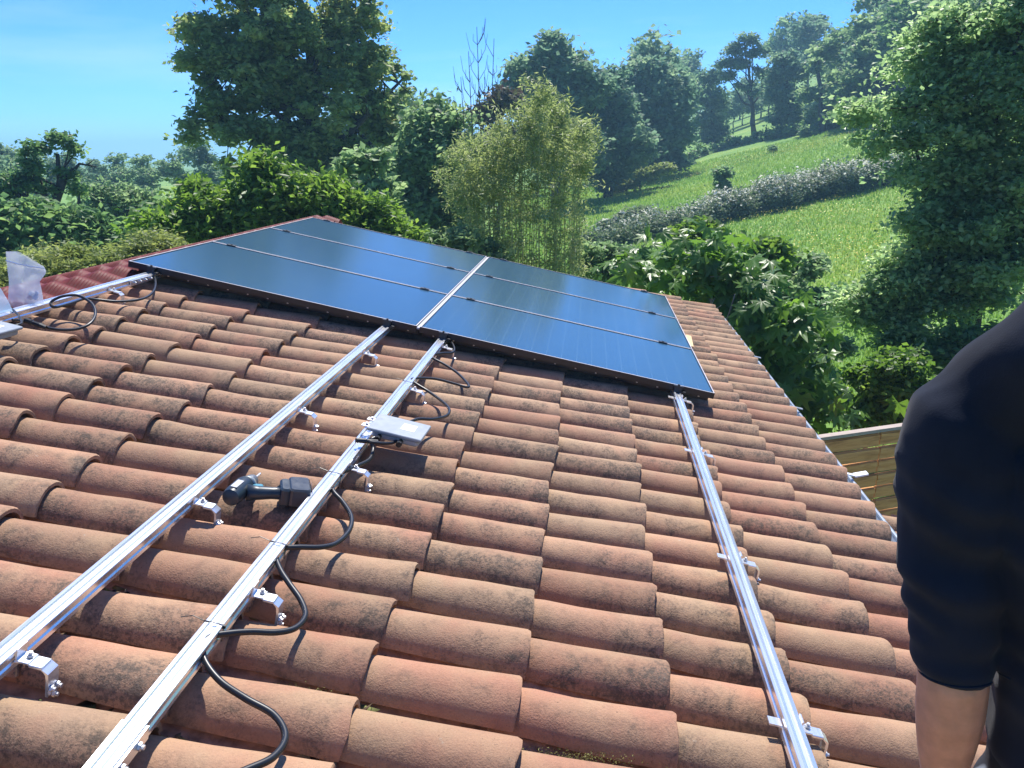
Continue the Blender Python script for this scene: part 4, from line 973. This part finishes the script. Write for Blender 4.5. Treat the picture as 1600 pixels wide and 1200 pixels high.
rnd = np.clip(.6 * cr + .4 * rg.uniform(0, 1, len(P)), 0, .999)
link('foliage', mesh_np('foliage', V - rt, Fq, L_bamboo, False, {'rnd': np.concatenate([rnd, rnd])}), bam)
rt = rootat(765, 15.5); bare = empty('bare_sapling', rt); tag(bare, 'nearly leafless thin upright stems reaching up beside the bamboo', 'sapling')
m_bare = simple('bare_stem', (.10, .085, .075), .7)
for (x0, y0, x1, y1, x2, y2) in ((760, 420, 750, 180, 745, 42), (775, 420, 768, 200, 772, 60), (790, 420, 782, 220, 790, 100), (755, 420, 738, 200, 732, 80), (770, 420, 760, 260, 757, 120), (740, 420, 728, 240, 720, 120)):
    g = MB(); q = [Vector(at(x0, y0 + 60, 15.5)), Vector(at((x0 + x1) / 2, (y0 + y1) / 2, 15.5)), Vector(at(x1, y1, 15.5)), Vector(at(x2, y2, 15.5))]; q[0].z = rt[2] + 0.
    q = [Vector(p) for p in catmull(q, 5)]; rr = list(np.linspace(.018, .005, len(q))); g.tube([p - Vector(rt) for p in q], rr, 5)
    for i in range(26):
        j = int(rg.integers(5, len(q) - 1)); s = q[j] - Vector(rt); l = rg.uniform(.15, .5); sg = rg.choice([-1, 1]); e = s + Vector((sg * l * .35, rg.normal(0, .1), l)); m_ = s.lerp(e, .5) + Vector((sg * .04, 0, -.02))
        g.tube([s, m_, e], [.006, .005, .003], 3, cap=False)
    g.build('stem', m_bare, bare)

# big orchard tree on the right, close
b14 = pxblobs([(1510, 60, 85, 80), (1440, 60, 40, 55, .5), (1580, 130, 80, 110), (1460, 150, 70, 70), (1400, 185, 42, 45), (1365, 220, 32, 36, -.5), (1510, 240, 100, 80), (1420, 245, 38, 28), (1480, 300, 60, 50), (1500, 380, 70, 60), (1600, 300, 90, 110), (1520, 340, 90, 70), (1450, 350, 60, 50), (1440, 420, 80, 55), (1380, 440, 60, 45), (1345, 490, 45, 50), (1420, 500, 70, 50), (1560, 430, 80, 70), (1500, 480, 60, 40), (1600, 0, 90, 80), (1680, 200, 90, 200), (1340, 185, 14, 20, -.5)], 13.0, .75)
tree('orchard_tree', 'largest near tree with glossy light green leaf tips filling the right side', 'tree', b14, rootat(1560, 13.6), at(1540, 60, 13.2), .17, 90000, .052, L_right, 21, m_barkd, clump=.27, nmain=14, ntwig=420, shell=.62, subs=560, squash=.5)
# shrubs between meadow and garden
def shrub(px, py, rx, ry, D, n, size, mat, seed, label, name='shrub', extra=(), **k):
    bl = pxblobs([(px, py, rx, ry)] + list(extra), D, .9)
    return tree(name, label, 'shrub', bl, rootat(px, D), at(px, py - ry * .3, D), .04, n, size, mat, seed, clump=k.get('clump', .28), nmain=6, ntwig=20, elong=k.get('elong', 1.7), subs=k.get('subs'))
shrub(1150, 385, 60, 32, 15, 12000, .085, L_lime, 51, 'light green leafy shrub top standing before the lower meadow', 'laurel_shrub', [(1110, 375, 40, 18), (1200, 400, 40, 35)])
shrub(1235, 430, 60, 42, 17, 14000, .085, L_mid, 52, 'dark shrub behind the fig leaves, left of the orchard tree', 'hazel_shrub', [(1180, 440, 50, 40), (1270, 470, 40, 40)])
shrub(1375, 610, 62, 50, 9.8, 16000, .05, L_lime, 53, 'glossy mounded garden bush right above the fence', 'garden_bush', [(1330, 620, 40, 40), (1430, 600, 50, 45), (1340, 580, 30, 20)], clump=.20)
shrub(1260, 560, 45, 45, 11, 10000, .055, L_mid, 54, 'scruffy weedy shrub between the fig tree and the garden bush', 'weed_shrub', [(1300, 540, 40, 30), (1230, 600, 40, 50)], clump=.2)
shrub(985, 345, 36, 22, 40, 9000, .14, L_white, 55, 'whitish willow shrub at the left end of the flowering hedge', 'willow_shrub', [(960, 360, 26, 20), (1010, 352, 25, 18)], clump=.45)
shrub(1128, 305, 11, 32, 43.5, 3500, .14, L_mid, 56, 'narrow upright sapling standing up out of the flowering hedge', 'hedge_sapling', [(1128, 275, 6, 14)], clump=.3)
shrub(940, 420, 40, 32, 16, 9000, .06, L_mid, 57, 'small mixed shrub at the foot of the bamboo', 'undergrowth_shrub', [(975, 415, 30, 20), (915, 385, 20, 25)], clump=.22)
shrub(1262, 201, 10, 12, 84.5, 1500, .18, L_mid, 58, 'small round conifer alone in the upper meadow', 'young_conifer', clump=.35)
shrub(1207, 233, 8, 5, 78, 500, .16, L_mid, 59, 'tiny bush dotted on the upper meadow grass', 'meadow_bush', clump=.3)
shrub(690, 400, 70, 35, 13, 12000, .07, L_mid, 60, 'dark undergrowth bush left of the bamboo canes', 'bramble_bush', [(640, 385, 40, 30), (740, 405, 40, 25)], clump=.25)
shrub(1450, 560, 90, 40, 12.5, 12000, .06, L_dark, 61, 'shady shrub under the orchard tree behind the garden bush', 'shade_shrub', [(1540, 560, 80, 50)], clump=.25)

# flowering bramble hedge along the meadow
hp = [(925, 392, 26), (960, 385, 30), (1000, 378, 34), (1040, 370, 40), (1090, 358, 44), (1140, 346, 48), (1200, 333, 52), (1260, 318, 54), (1320, 305, 52), (1380, 293, 48), (1440, 280, 44)]
rg = np.random.default_rng(61); bl = []
for a_, b_ in zip(hp[:-1], hp[1:]):
    for s in (0, .33, .66):
        px, py, h = [(a_[i] * (1 - s) + b_[i] * s) * (.88 if i == 2 else 1) for i in range(3)]; g0 = gpt(px, py); z = float((RW @ (g0 - CAM))[2]); H = h * z / F
        bl.append((g0 + np.array([rg.normal(0, .15), .9 + rg.normal(0, .2), H * .5]), (H * .62, H * .7, H * .52 * rg.uniform(.85, 1.12))))
P, cr, cents = crown_points(bl, 80000, rg, .45, .45, .75, 800); V, Fq = leaf_quads(P, .080, rg)
rt = gpt(1180, 338); hz_top = rg.uniform(0, 1, len(P))
# blossom sits on the outside and the top of the hedge
zrel = P[:, 2] - zg(P[:, 0], P[:, 1]); zrel = zrel / (np.percentile(zrel, 95))
rnd = np.clip(hz_top * (.35 + .65 * np.clip(zrel, 0, 1)) + .12 * (cr - .5), 0, .999)
hedge = link('hedge', mesh_np('hedge', V - rt, Fq, L_white, False, {'rnd': np.concatenate([rnd, rnd])})); hedge.location = Vector(rt)
tag(hedge, 'long hedge dusted with white blossom crossing the green meadow', 'hedge')

# meadow grass tufts and buttercups
rg = np.random.default_rng(71)
m_blade = leaf_mat('grass_blade', [(0, (.12, .24, .055)), (.5, (.18, .32, .07)), (1, (.28, .38, .10))], .4, .7, .15)
n = 120000; az = np.radians(rg.uniform(-6, 27, n)); D = 9 + 75 * rg.uniform(0, 1, n) ** 1.35; X = CAM[0] + np.sin(az) * D; Y = CAM[1] + np.cos(az) * D; ok = (X > 5.6) | (Y > 6); X, Y, D = X[ok], Y[ok], D[ok]; n = len(X)
Z = zg(X, Y); h = (.05 + .05 * rg.random(n)) * (1 + D / 70); h = np.where(D < 14, h * .5, h); w = .012 * (1 + D / 22)
th = rg.uniform(0, PI, n); dx, dy = np.cos(th) * w, np.sin(th) * w; lx, ly = rg.normal(0, .3, n) * h, rg.normal(0, .3, n) * h
V = np.stack([np.stack([X - dx, Y - dy, Z - .02], 1), np.stack([X + dx, Y + dy, Z - .02], 1), np.stack([X + lx, Y + ly, Z + h], 1)], 1).reshape(-1, 3)
pn = np.sin(X * .5) * np.cos(Y * .4) * .25 + .5
o = link('meadow_grass', mesh_np('meadow_grass', V, np.arange(3 * n).reshape(-1, 3), m_blade, False, {'rnd': np.clip(pn + rg.normal(0, .2, n), 0, .999)})); tag(o, 'tall meadow grass over the sloping field', 'grass', kind='stuff')
m_but = simple('buttercup', (.75, .60, .04), .5)
n = 9000; cx_, cy_ = [], []
cent = [gpt(x, y)[:2] for x, y in ((1240, 235), (1180, 250), (1290, 225), (1120, 260), (1060, 280), (980, 305), (1320, 400), (1290, 395), (1350, 330), (1250, 345))]
ci = rg.integers(0, len(cent), n); X = np.array([cent[i][0] for i in ci]) + rg.normal(0, 2.4, n); Y = np.array([cent[i][1] for i in ci]) + rg.normal(0, 2.4, n); Z = zg(X, Y) + .16 + .14 * rg.random(n)
C = np.stack([X, Y, Z], 1); V, Fq = leaf_quads(C, .045, rg, .3, 1.0); o = link('buttercups', mesh_np('buttercups', V, Fq, m_but)); tag(o, 'yellow buttercups scattered in the meadow', 'wildflowers', kind='stuff')

# fig tree with big lobed leaves leaning over the eave
def fig_leaf(seed):
    rg = np.random.default_rng(seed); ang = []
    lobes = [(0, 1.0), (38, .93), (-38, .93), (82, .72), (-82, .72)]; out_ = []
    for a in np.linspace(-130, 130, 27):
        r = .42
        for la, lr in lobes: r = max(r, lr * math.exp(-((a - la) / 15.0) ** 2))
        out_.append((math.cos(R(a)) * r, math.sin(R(a)) * r))
    V = [(0, 0, 0)]; 
    for x, y in out_: V.append((x * .5, y * .5, .05 * math.sin(abs(y) * 6) - .05 * x * x * 4 * .5))
    for x, y in out_:
        d = math.hypot(x, y); V.append((x, y, -.22 * x * x * (x > 0) - .10 * abs(y) + rg.normal(0, .02)))
    n = len(out_); F3 = [(0, 1 + i, 2 + i) for i in range(n - 1)]; F4 = [(1 + i, 1 + n + i, 2 + n + i, 2 + i) for i in range(n - 1)]
    return np.array(V), np.array(F3), np.array(F4)
rg = np.random.default_rng(81)
figm = [];
for s in range(5):
    V, F3, F4 = fig_leaf(s); figm.append(mesh_np('fig_leaf', V, [F3, F4], L_fig, True, {'rnd': np.full(len(F3) + len(F4), .1 + .2 * s)}))
fD = 9.3
fblob = pxblobs([(985, 420, 45, 18, 1.5), (1045, 415, 50, 28, 1.0), (1100, 420, 60, 40, .6), (1150, 450, 60, 45, .3), (1110, 470, 40, 30), (1200, 480, 50, 40, .2), (1245, 490, 40, 30), (1190, 530, 40, 40), (1235, 570, 40, 40), (1200, 600, 35, 45), (1260, 625, 45, 35), (1300, 640, 28, 22), (1225, 650, 30, 30), (1150, 400, 35, 20, 1)], fD, .7)
root = rootat(1190, fD + .3); fig = empty('fig_tree', root); tag(fig, 'fig tree with big lobed glossy leaves leaning along the gutter', 'tree')
P, cr, cents = crown_points(fblob, 1100, rg, .30, .55, .8, 150)
P2 = []
for p in P:
    # keep the leaves clear of the roof
    v = p[0] * cS - p[2] * sS; nn = p[0] * sS + p[2] * cS
    if v < 4.45 and p[1] < UFAR + .3 and nn < .5: continue
    P2.append(p)
P2 = np.array(P2); order = np.argsort(np.linalg.norm(P2 - CAM, axis=1)); P2 = P2[order]
def leafM(p):
    s = rg.uniform(.14, .245); toc = Vector(CAM - p).normalized(); d = Vector((rg.normal(0, 1), rg.normal(0, 1) - .3, rg.normal(-.45, .45))).normalized()
    up = (Vector((0, 0, 1)) * .8 + toc * .45 + Vector(rg.normal(0, .35, 3))); b = up.cross(d).normalized(); nn = d.cross(b)
    return Matrix(((d.x * s, b.x * s, nn.x * s, p[0] - root[0]), (d.y * s, b.y * s, nn.y * s, p[1] - root[1]), (d.z * s, b.z * s, nn.z * s, p[2] - root[2]), (0, 0, 0, 1)))
for p in P2[:300]:
    o = link('fig_leaf', figm[rg.integers(0, 5)], fig); o.matrix_basis = leafM(p)
Vs, F3s, F4s, A3, A4, b = [], [], [], [], [], 0
for p in P2[300:]:
    V, F3, F4 = fig_leaf(int(rg.integers(0, 5))); Mn = np.array(leafM(p)); Vs.append(V @ Mn[:3, :3].T + Mn[:3, 3]); F3s.append(F3 + b); F4s.append(F4 + b); b += len(V); a = rg.random(); A3.append(np.full(len(F3), a)); A4.append(np.full(len(F4), a))
tag(link('inner_leaves', mesh_np('inner_leaves', np.concatenate(Vs), [np.concatenate(F3s), np.concatenate(F4s)], L_fig, True, {'rnd': np.concatenate(A3 + A4)}), fig), kind='stuff')
g = limbs((0, 0, 0), np.array(at(1150, 460, fD + .4)) - root, cents - root, .08, rg, 14, 90); g.build('branches', simple('fig_bark', (.22, .20, .17), .85, noise=.2, nscale=12), fig, smooth=True)

# ------------------------------------------------------------------ person in black beside the camera
def blobmesh(name, parts, vox, mat, parent, smooth_it=6, fold=0.0, fscale=14, seed=0, cut=None):
    """parts: chains of (point, radius or (rx, ry, axis)) merged by a voxel remesh into one continuous skin"""
    g = MB()
    for ch in parts:
        pts = [Vector(p[0]) for p in ch]; n = 14
        rings = []
        for i, p in enumerate(pts):
            t = (pts[min(i + 1, len(pts) - 1)] - pts[max(i - 1, 0)]).normalized(); r = ch[i][1]
            if isinstance(r, tuple): rx, ry = r; a = Vector((1, 0, 0)); a = (a - t * a.dot(t)).normalized(); bb = t.cross(a)
            else:
                rx = ry = r; a = Vector((1, 0, 0)) if abs(t.x) < .9 else Vector((0, 1, 0)); a = (a - t * a.dot(t)).normalized(); bb = t.cross(a)
            rings.append([p + a * math.cos(2 * PI * k / n) * rx + bb * math.sin(2 * PI * k / n) * ry for k in range(n)])
            if i == 0: t0 = t; r00 = min(rx, ry)
            if i == len(pts) - 1: t1 = t; r11 = min(rx, ry)
        def cap(ring, p, d, r): return [[p + (q - p) * .75 + d * r * .5 for q in ring], [p + (q - p) * .35 + d * r * .75 for q in ring]]
        c0 = cap(rings[0], pts[0], -t0, r00); c1_ = cap(rings[-1], pts[-1], t1, r11)
        allr = [c0[1], c0[0]] + rings + [c1_[0], c1_[1]]
        V = [tuple(q) for rr in allr for q in rr]; m = len(allr)
        Fs = [(i * n + k, i * n + (k + 1) % n, (i + 1) * n + (k + 1) % n, (i + 1) * n + k) for i in range(m - 1) for k in range(n)] + [tuple(range(n))[::-1], tuple(range((m - 1) * n, m * n))]
        g.add(V, Fs)
    me = g.mesh(name + '_raw', mat); tmp = bpy.data.objects.new('tmp', me); COL.objects.link(tmp)
    md = tmp.modifiers.new('r', 'REMESH'); md.mode = 'VOXEL'; md.voxel_size = vox; md.use_smooth_shade = True
    ms = tmp.modifiers.new('s', 'SMOOTH'); ms.iterations = smooth_it; ms.factor = .5
    dg = bpy.context.evaluated_depsgraph_get(); me2 = bpy.data.meshes.new_from_object(tmp.evaluated_get(dg)); bpy.data.objects.remove(tmp); bpy.data.meshes.remove(me)
    me2.name = name; nV = len(me2.vertices); co = np.empty(nV * 3, np.float32); me2.vertices.foreach_get('co', co); co = co.reshape(-1, 3)
    if fold:
        no = np.array([tuple(v.normal) for v in me2.vertices]); d = np.array([fold(Vector(p)) if callable(fold) else fold * (mnoise.noise(Vector((p[0] * fscale, p[1] * fscale, p[2] * fscale * 2.2)) + Vector((seed, 0, 0)))) for p in co]); co = co + no * d[:, None]; me2.vertices.foreach_set('co', co.astype(np.float32).ravel())
    if not me2.materials: me2.materials.append(mat)
    me2.polygons.foreach_set('use_smooth', [True] * len(me2.polygons)); me2.update()
    return link(name, me2, parent)
m_skin = simple('skin', (.50, .25, .165), .5, noise=.16, nscale=38, bump=.12); m_skin.node_tree.nodes['Principled BSDF'].inputs['Subsurface Weight'].default_value = .08
def cloth_mat(name, c, c2, sc=500):
    m, nt, b = M_(name); tc = N(nt, 'TexCoord'); n1 = N(nt, 'TexNoise', Scale=float(sc), Detail=2.0); n2 = N(nt, 'TexNoise', Scale=7.0, Detail=5.0)
    nt.links.new(tc.outputs['Object'], n1.inputs[0]); nt.links.new(tc.outputs['Object'], n2.inputs[0])
    cc = mixc(nt, ramp(nt, [(.35, (0, 0, 0)), (.7, (1, 1, 1))], n2.outputs[0]).outputs[0], c, c2); nt.links.new(cc, b.inputs['Base Color'])
    b.inputs['Roughness'].default_value = 1; b.inputs['Specular IOR Level'].default_value = .05; b.inputs['Sheen Weight'].default_value = .08; b.inputs['Sheen Roughness'].default_value = .5
    bm = N(nt, 'Bump', Strength=.35, Distance=.001); nt.links.new(n1.outputs[0], bm.inputs['Height']); nt.links.new(bm.outputs[0], b.inputs['Normal']); return m
m_sweat = cloth_mat('black_jersey', (.013, .016, .026), (.020, .024, .037)); 
m_trou, nt, bs = M_('camouflage_cloth'); tc = N(nt, 'TexCoord'); n1 = N(nt, 'TexNoise', Scale=7.0, Detail=3.0, Distortion=1.0); nt.links.new(tc.outputs['Object'], n1.inputs[0])
nt.links.new(ramp(nt, [(.0, (.012, .014, .02)), (.55, (.016, .018, .026)), (.60, (.17, .19, .22)), (.68, (.30, .32, .34)), (.71, (.02, .022, .03))], n1.outputs[0]).outputs[0], bs.inputs['Base Color']); bs.inputs['Roughness'].default_value = .9
SD = 1.06
Sh = Vector(atz(1508, 648, SD)); El = Vector(atz(1493, 870, SD + .02)); Cu = Vector(atz(1489, 1062, SD + .045)); 
El.y = Sh.y - .02; 
Wr = Cu + Vector((.010, .015, -.16)); Hn = Wr + Vector((0, .02, -.09))
zf = Sh.z - 1.42                                     # height of the platform he stands on
hw = .222; sp_ = Vector((Sh.x + hw, Sh.y - .05, 0)); ps = empty('person', (sp_.x, sp_.y, zf)); tag(ps, 'person in a black sweatshirt with pushed up sleeve seen from behind, cut by the frame', 'person')
o_ = Vector((sp_.x, sp_.y, zf)); L_ = lambda p: Vector(p) - o_
cx0 = 0; Sl, El_, Cl, Wl = L_(Sh), L_(El), L_(Cu), L_(Wr)
def mir(p): return Vector((-p.x, p.y, p.z))
hipL = Vector((-.10, 0, .90)); kneeL = Vector((-.11, .03, .48)); ankL = Vector((-.11, -.02, .09)); toeL = Vector((-.125, .15, .035))
neck = Vector((0, .0, 1.52)); head = Vector((0, .05, 1.66))
body = []
body.append([(Vector((0, 0, .92)), (.125, .09)), (Vector((0, 0, 1.05)), (.125, .09)), (Vector((0, -.01, 1.25)), (.165, .11)), (Vector((0, 0, 1.38)), (.17, .10)), (Vector((0, 0, 1.46)), (.08, .07)), (neck, .055), (Vector((0, .02, 1.56)), .054)])
body.append([(Vector((0, .035, 1.58)), (.058, .070)), (Vector((0, .03, 1.64)), (.074, .092)), (Vector((0, .025, 1.70)), (.077, .096)), (Vector((0, .02, 1.76)), (.058, .070))])
body.append([(Vector((0, .118, 1.665)), .010), (Vector((0, .135, 1.645)), .013)])                  # nose
body.append([(Vector((-.02, .110, 1.605)), .010), (Vector((.02, .110, 1.605)), .010)])              # mouth
for sx in (-1, 1):
    f = (lambda p: p) if sx < 0 else mir
    body.append([(Vector((sx * .078, .02, 1.665)), .012), (Vector((sx * .082, .015, 1.645)), .013), (Vector((sx * .076, .02, 1.625)), .009)])
    body.append([(f(Sl), .055), (f(Sl.lerp(El_, .5)), .048), (f(El_), .042), (f(Cl), .0435), (f(Cl.lerp(Wl, .35)), .0425), (f(Cl.lerp(Wl, .7)), .036), (f(Wl), .028)])
    body.append([(f(hipL), .068), (f(hipL.lerp(kneeL, .5)), .066), (f(kneeL), .052), (f(kneeL.lerp(ankL, .35)), .055), (f(ankL), .035)])
    body.append([(f(ankL), .036), (f(ankL.lerp(toeL, .5)), .034), (f(toeL), .026)])
    W0 = f(Wl)
    body.append([(W0, (.020, .028)), (W0 + Vector((0, .01, -.045)), (.016, .040)), (W0 + Vector((0, .012, -.085)), (.014, .041))])
    for q, (dy, l) in enumerate(((.044, .072), (.022, .082), (-.001, .078), (-.023, .062))):
        a0 = W0 + Vector((0, dy, -.082)); d = Vector((-sx * .15, .03, -1)).normalized(); m1 = a0 + d * l * .5; m2 = m1 + (d + Vector((-sx * .45, 0, 0))).normalized() * l * .5
        body.append([(a0, .0088), (m1, .0082), (m2, .0068)])
    tb = W0 + Vector((-sx * .006, .036, -.03)); body.append([(tb, .012), (tb + Vector((-sx * .012, .026, -.032)), .010), (tb + Vector((-sx * .018, .032, -.058)), .0082)])
skin = blobmesh('body', body, .0065, m_skin, ps, 3)
ml = MB()
def fold_s(p):
    e = (p - El_).length; k = math.exp(-(e / .11) ** 2); c = math.exp(-((p.z - Cl.z - .03) / .05) ** 2) * (1 if p.z < El_.z else 0)
    d = (El_ - p); w = math.sin(p.z * 95 + 2.2 * mnoise.noise(p * 9) * 2 + p.x * 30) * .0060 * k
    w += mnoise.noise(Vector((p.x * 10, p.y * 10, p.z * 16))) * (.0045 + .005 * k)
    w += math.sin((p.z + p.x * .5) * 60 + 3 * mnoise.noise(p * 6)) * .0012
    return w + math.sin(p.z * 150) * .002 * c
sw = []
sw.append([(Vector((0, 0, .97)), (.162, .14)), (Vector((0, 0, 1.02)), (.158, .137)), (Vector((0, 0, 1.08)), (.16, .135)), (Vector((0, -.01, 1.16)), (.165, .13)), (Vector((0, -.015, 1.26)), (.19, .135)), (Vector((0, -.01, 1.38)), (.19, .125)), (Vector((0, 0, 1.47)), (.14, .11)), (Vector((0, 0, 1.57)), (.085, .08))])
for sx in (-1, 1):
    f = (lambda p: p) if sx < 0 else mir
    sw.append([(f(Vector((-.05, -.015, 1.64))), .06), (f(Vector((-.10, -.015, 1.58))), .066), (f(Vector((-.15, -.01, 1.51))), .072), (f(Sl + Vector((.035, -.005, .022))), .074), (f(Sl + Vector((.006, 0, -.01))), .074), (f(Sl.lerp(El_, .3)), .077), (f(Sl.lerp(El_, .6)), .074), (f(El_), .064), (f(El_.lerp(Cl, .4)), .060), (f(El_.lerp(Cl, .75)), .052), (f(Cl + Vector((0, 0, .02))), .0475)])
    # chest sides fill the gap between arm and trunk at the armpit
    sw.append([(f(Vector((-.13, 0, 1.34))), .07), (f(Vector((-.10, 0, 1.24))), .08)])
swo = blobmesh('sweatshirt', sw, .0065, m_sweat, ps, 10, fold_s)
# stitched seams: round the armhole, and the hem of the pushed up sleeve
from mathutils.bvhtree import BVHTree
_me = swo.data; _bv = BVHTree.FromPolygons([v.co.copy() for v in _me.vertices], [tuple(p.vertices) for p in _me.polygons])
def seam(c, axis, r, far, name, lift, n=48):
    a_ = axis.orthogonal().normalized(); b__ = axis.cross(a_).normalized(); pts = []
    for q in range(n + 1):
        w_ = 2 * PI * q / n; d_ = a_ * math.cos(w_) + b__ * math.sin(w_); h_ = _bv.ray_cast(c + d_ * .30, -d_, .30)
        if h_[0] is not None and (h_[0] - c).length < far: pts.append(h_[0] + d_ * lift)
        else: pts.append(None)
    g_ = MB(); run = []
    for p_ in pts + [None]:
        if p_ is not None and (not run or (p_ - run[-1]).length < .02): run.append(p_)
        else:
            if len(run) > 4: g_.tube(run, r, 5)
            run = [p_] if p_ is not None else []
    if not g_.v: return
    if len(g_.v) == 0: return
    return g_.build(name, m_sweat, ps, smooth=True)
for sx in (-1, 1):
    f = (lambda p: p) if sx < 0 else mir
    cc_ = f(Sl + Vector((.040, 0, .0))); pass
    seam(f(Cl + Vector((0, 0, .012))), (f(Cl) - f(El_)).normalized(), .0020, .064, 'sleeve_hem', .0008)
# hood and back seam
tr_ = [[(Vector((0, 0, 1.04)), (.150, .125)), (Vector((0, 0, .94)), (.155, .13)), (Vector((0, 0, .84)), (.155, .13))]]
for sx in (-1, 1):
    f = (lambda p: p) if sx < 0 else mir
    tr_.append([(f(hipL + Vector((.02, 0, 0))), .088), (f(hipL.lerp(kneeL, .5)), .085), (f(kneeL), .078), (f(kneeL.lerp(ankL, .5)), .074), (f(ankL + Vector((0, 0, .02))), .066)])
blobmesh('trousers', tr_, .011, m_trou, ps, 4, .008, 14, 3)
hair = [[(Vector((0, .0, 1.70)), (.080, .085)), (Vector((0, .005, 1.745)), (.072, .082)), (Vector((0, .01, 1.775)), (.045, .055))], [(Vector((0, -.045, 1.64)), (.062, .035)), (Vector((0, -.04, 1.70)), (.07, .045))]]
blobmesh('hair', hair, .007, simple('hair_brown', (.03, .02, .014), .6, noise=.3, nscale=90), ps, 2, .003, 60)
for sx in (-1, 1):
    f = (lambda p: p) if sx < 0 else mir
    blobmesh('shoe', [[(f(ankL + Vector((0, -.03, -.03))), .044), (f(ankL.lerp(toeL, .5) + Vector((0, 0, -.012))), .045), (f(toeL), .038)]], .009, simple('work_shoe', (.05, .04, .03), .7), ps, 2)
    ml = MB(); ml.tube([Vector((sx * .028, .116, 1.672)), Vector((sx * .028, .121, 1.672))], [.010, .007], 10); ml.build('eye', simple('eye', (.6, .6, .6), .2), ps)

# scaffold the installers stand on, beyond the near gable
sf = empty('scaffold_platform', (3.2, -4.9, -3.6)); tag(sf, 'scaffold platform of planks under the person in black', 'scaffold')
m_gal = simple('galvanised', (.5, .52, .54), .4, .8)
ytop = zf - 0.002; y1_ = UNEAR - .12
for i in range(7):
    g = MB(); g.box((0, 0, 0), (3.4, .225, .038)); o = g.build('plank', m_plank, sf); o.location = Vector((3.1, y1_ - .12 - i * .235, ytop - .019)) - sf.location
for x in (1.5, 4.75):
    for y in (y1_ - .06, y1_ - 1.6):
        g = MB(); g.tube([(0, 0, 0), (0, 0, ytop + 3.6 - .06)], .024, 10); o = g.build('post', m_gal, sf); o.location = Vector((x, y, -3.6)) - sf.location
    g = MB(); g.tube([(x, y1_ + .0, ytop - .065), (x, y1_ - 1.66, ytop - .065)], .024, 10); o = g.build('transom', m_gal, sf); o.location = -sf.location
# thin summer haze in the valley air
hz = MB(); hz.box((0, 450, 14.0), (2000, 2100, 40.0)); m_haze = bpy.data.materials.new('air'); m_haze.use_nodes = True; nt = m_haze.node_tree; nt.nodes.clear()
ho_ = nt.nodes.new('ShaderNodeOutputMaterial'); pv = nt.nodes.new('ShaderNodeVolumePrincipled'); pv.inputs['Color'].default_value = (.40, .76, 1, 1); pv.inputs['Density'].default_value = HAZE; pv.inputs['Anisotropy'].default_value = .3
nt.links.new(pv.outputs[0], ho_.inputs['Volume'])
tag(hz.build('haze', m_haze), kind='stuff')
print('triangles', sum(len(m.polygons) for m in bpy.data.meshes), 'objects', len(bpy.data.objects))
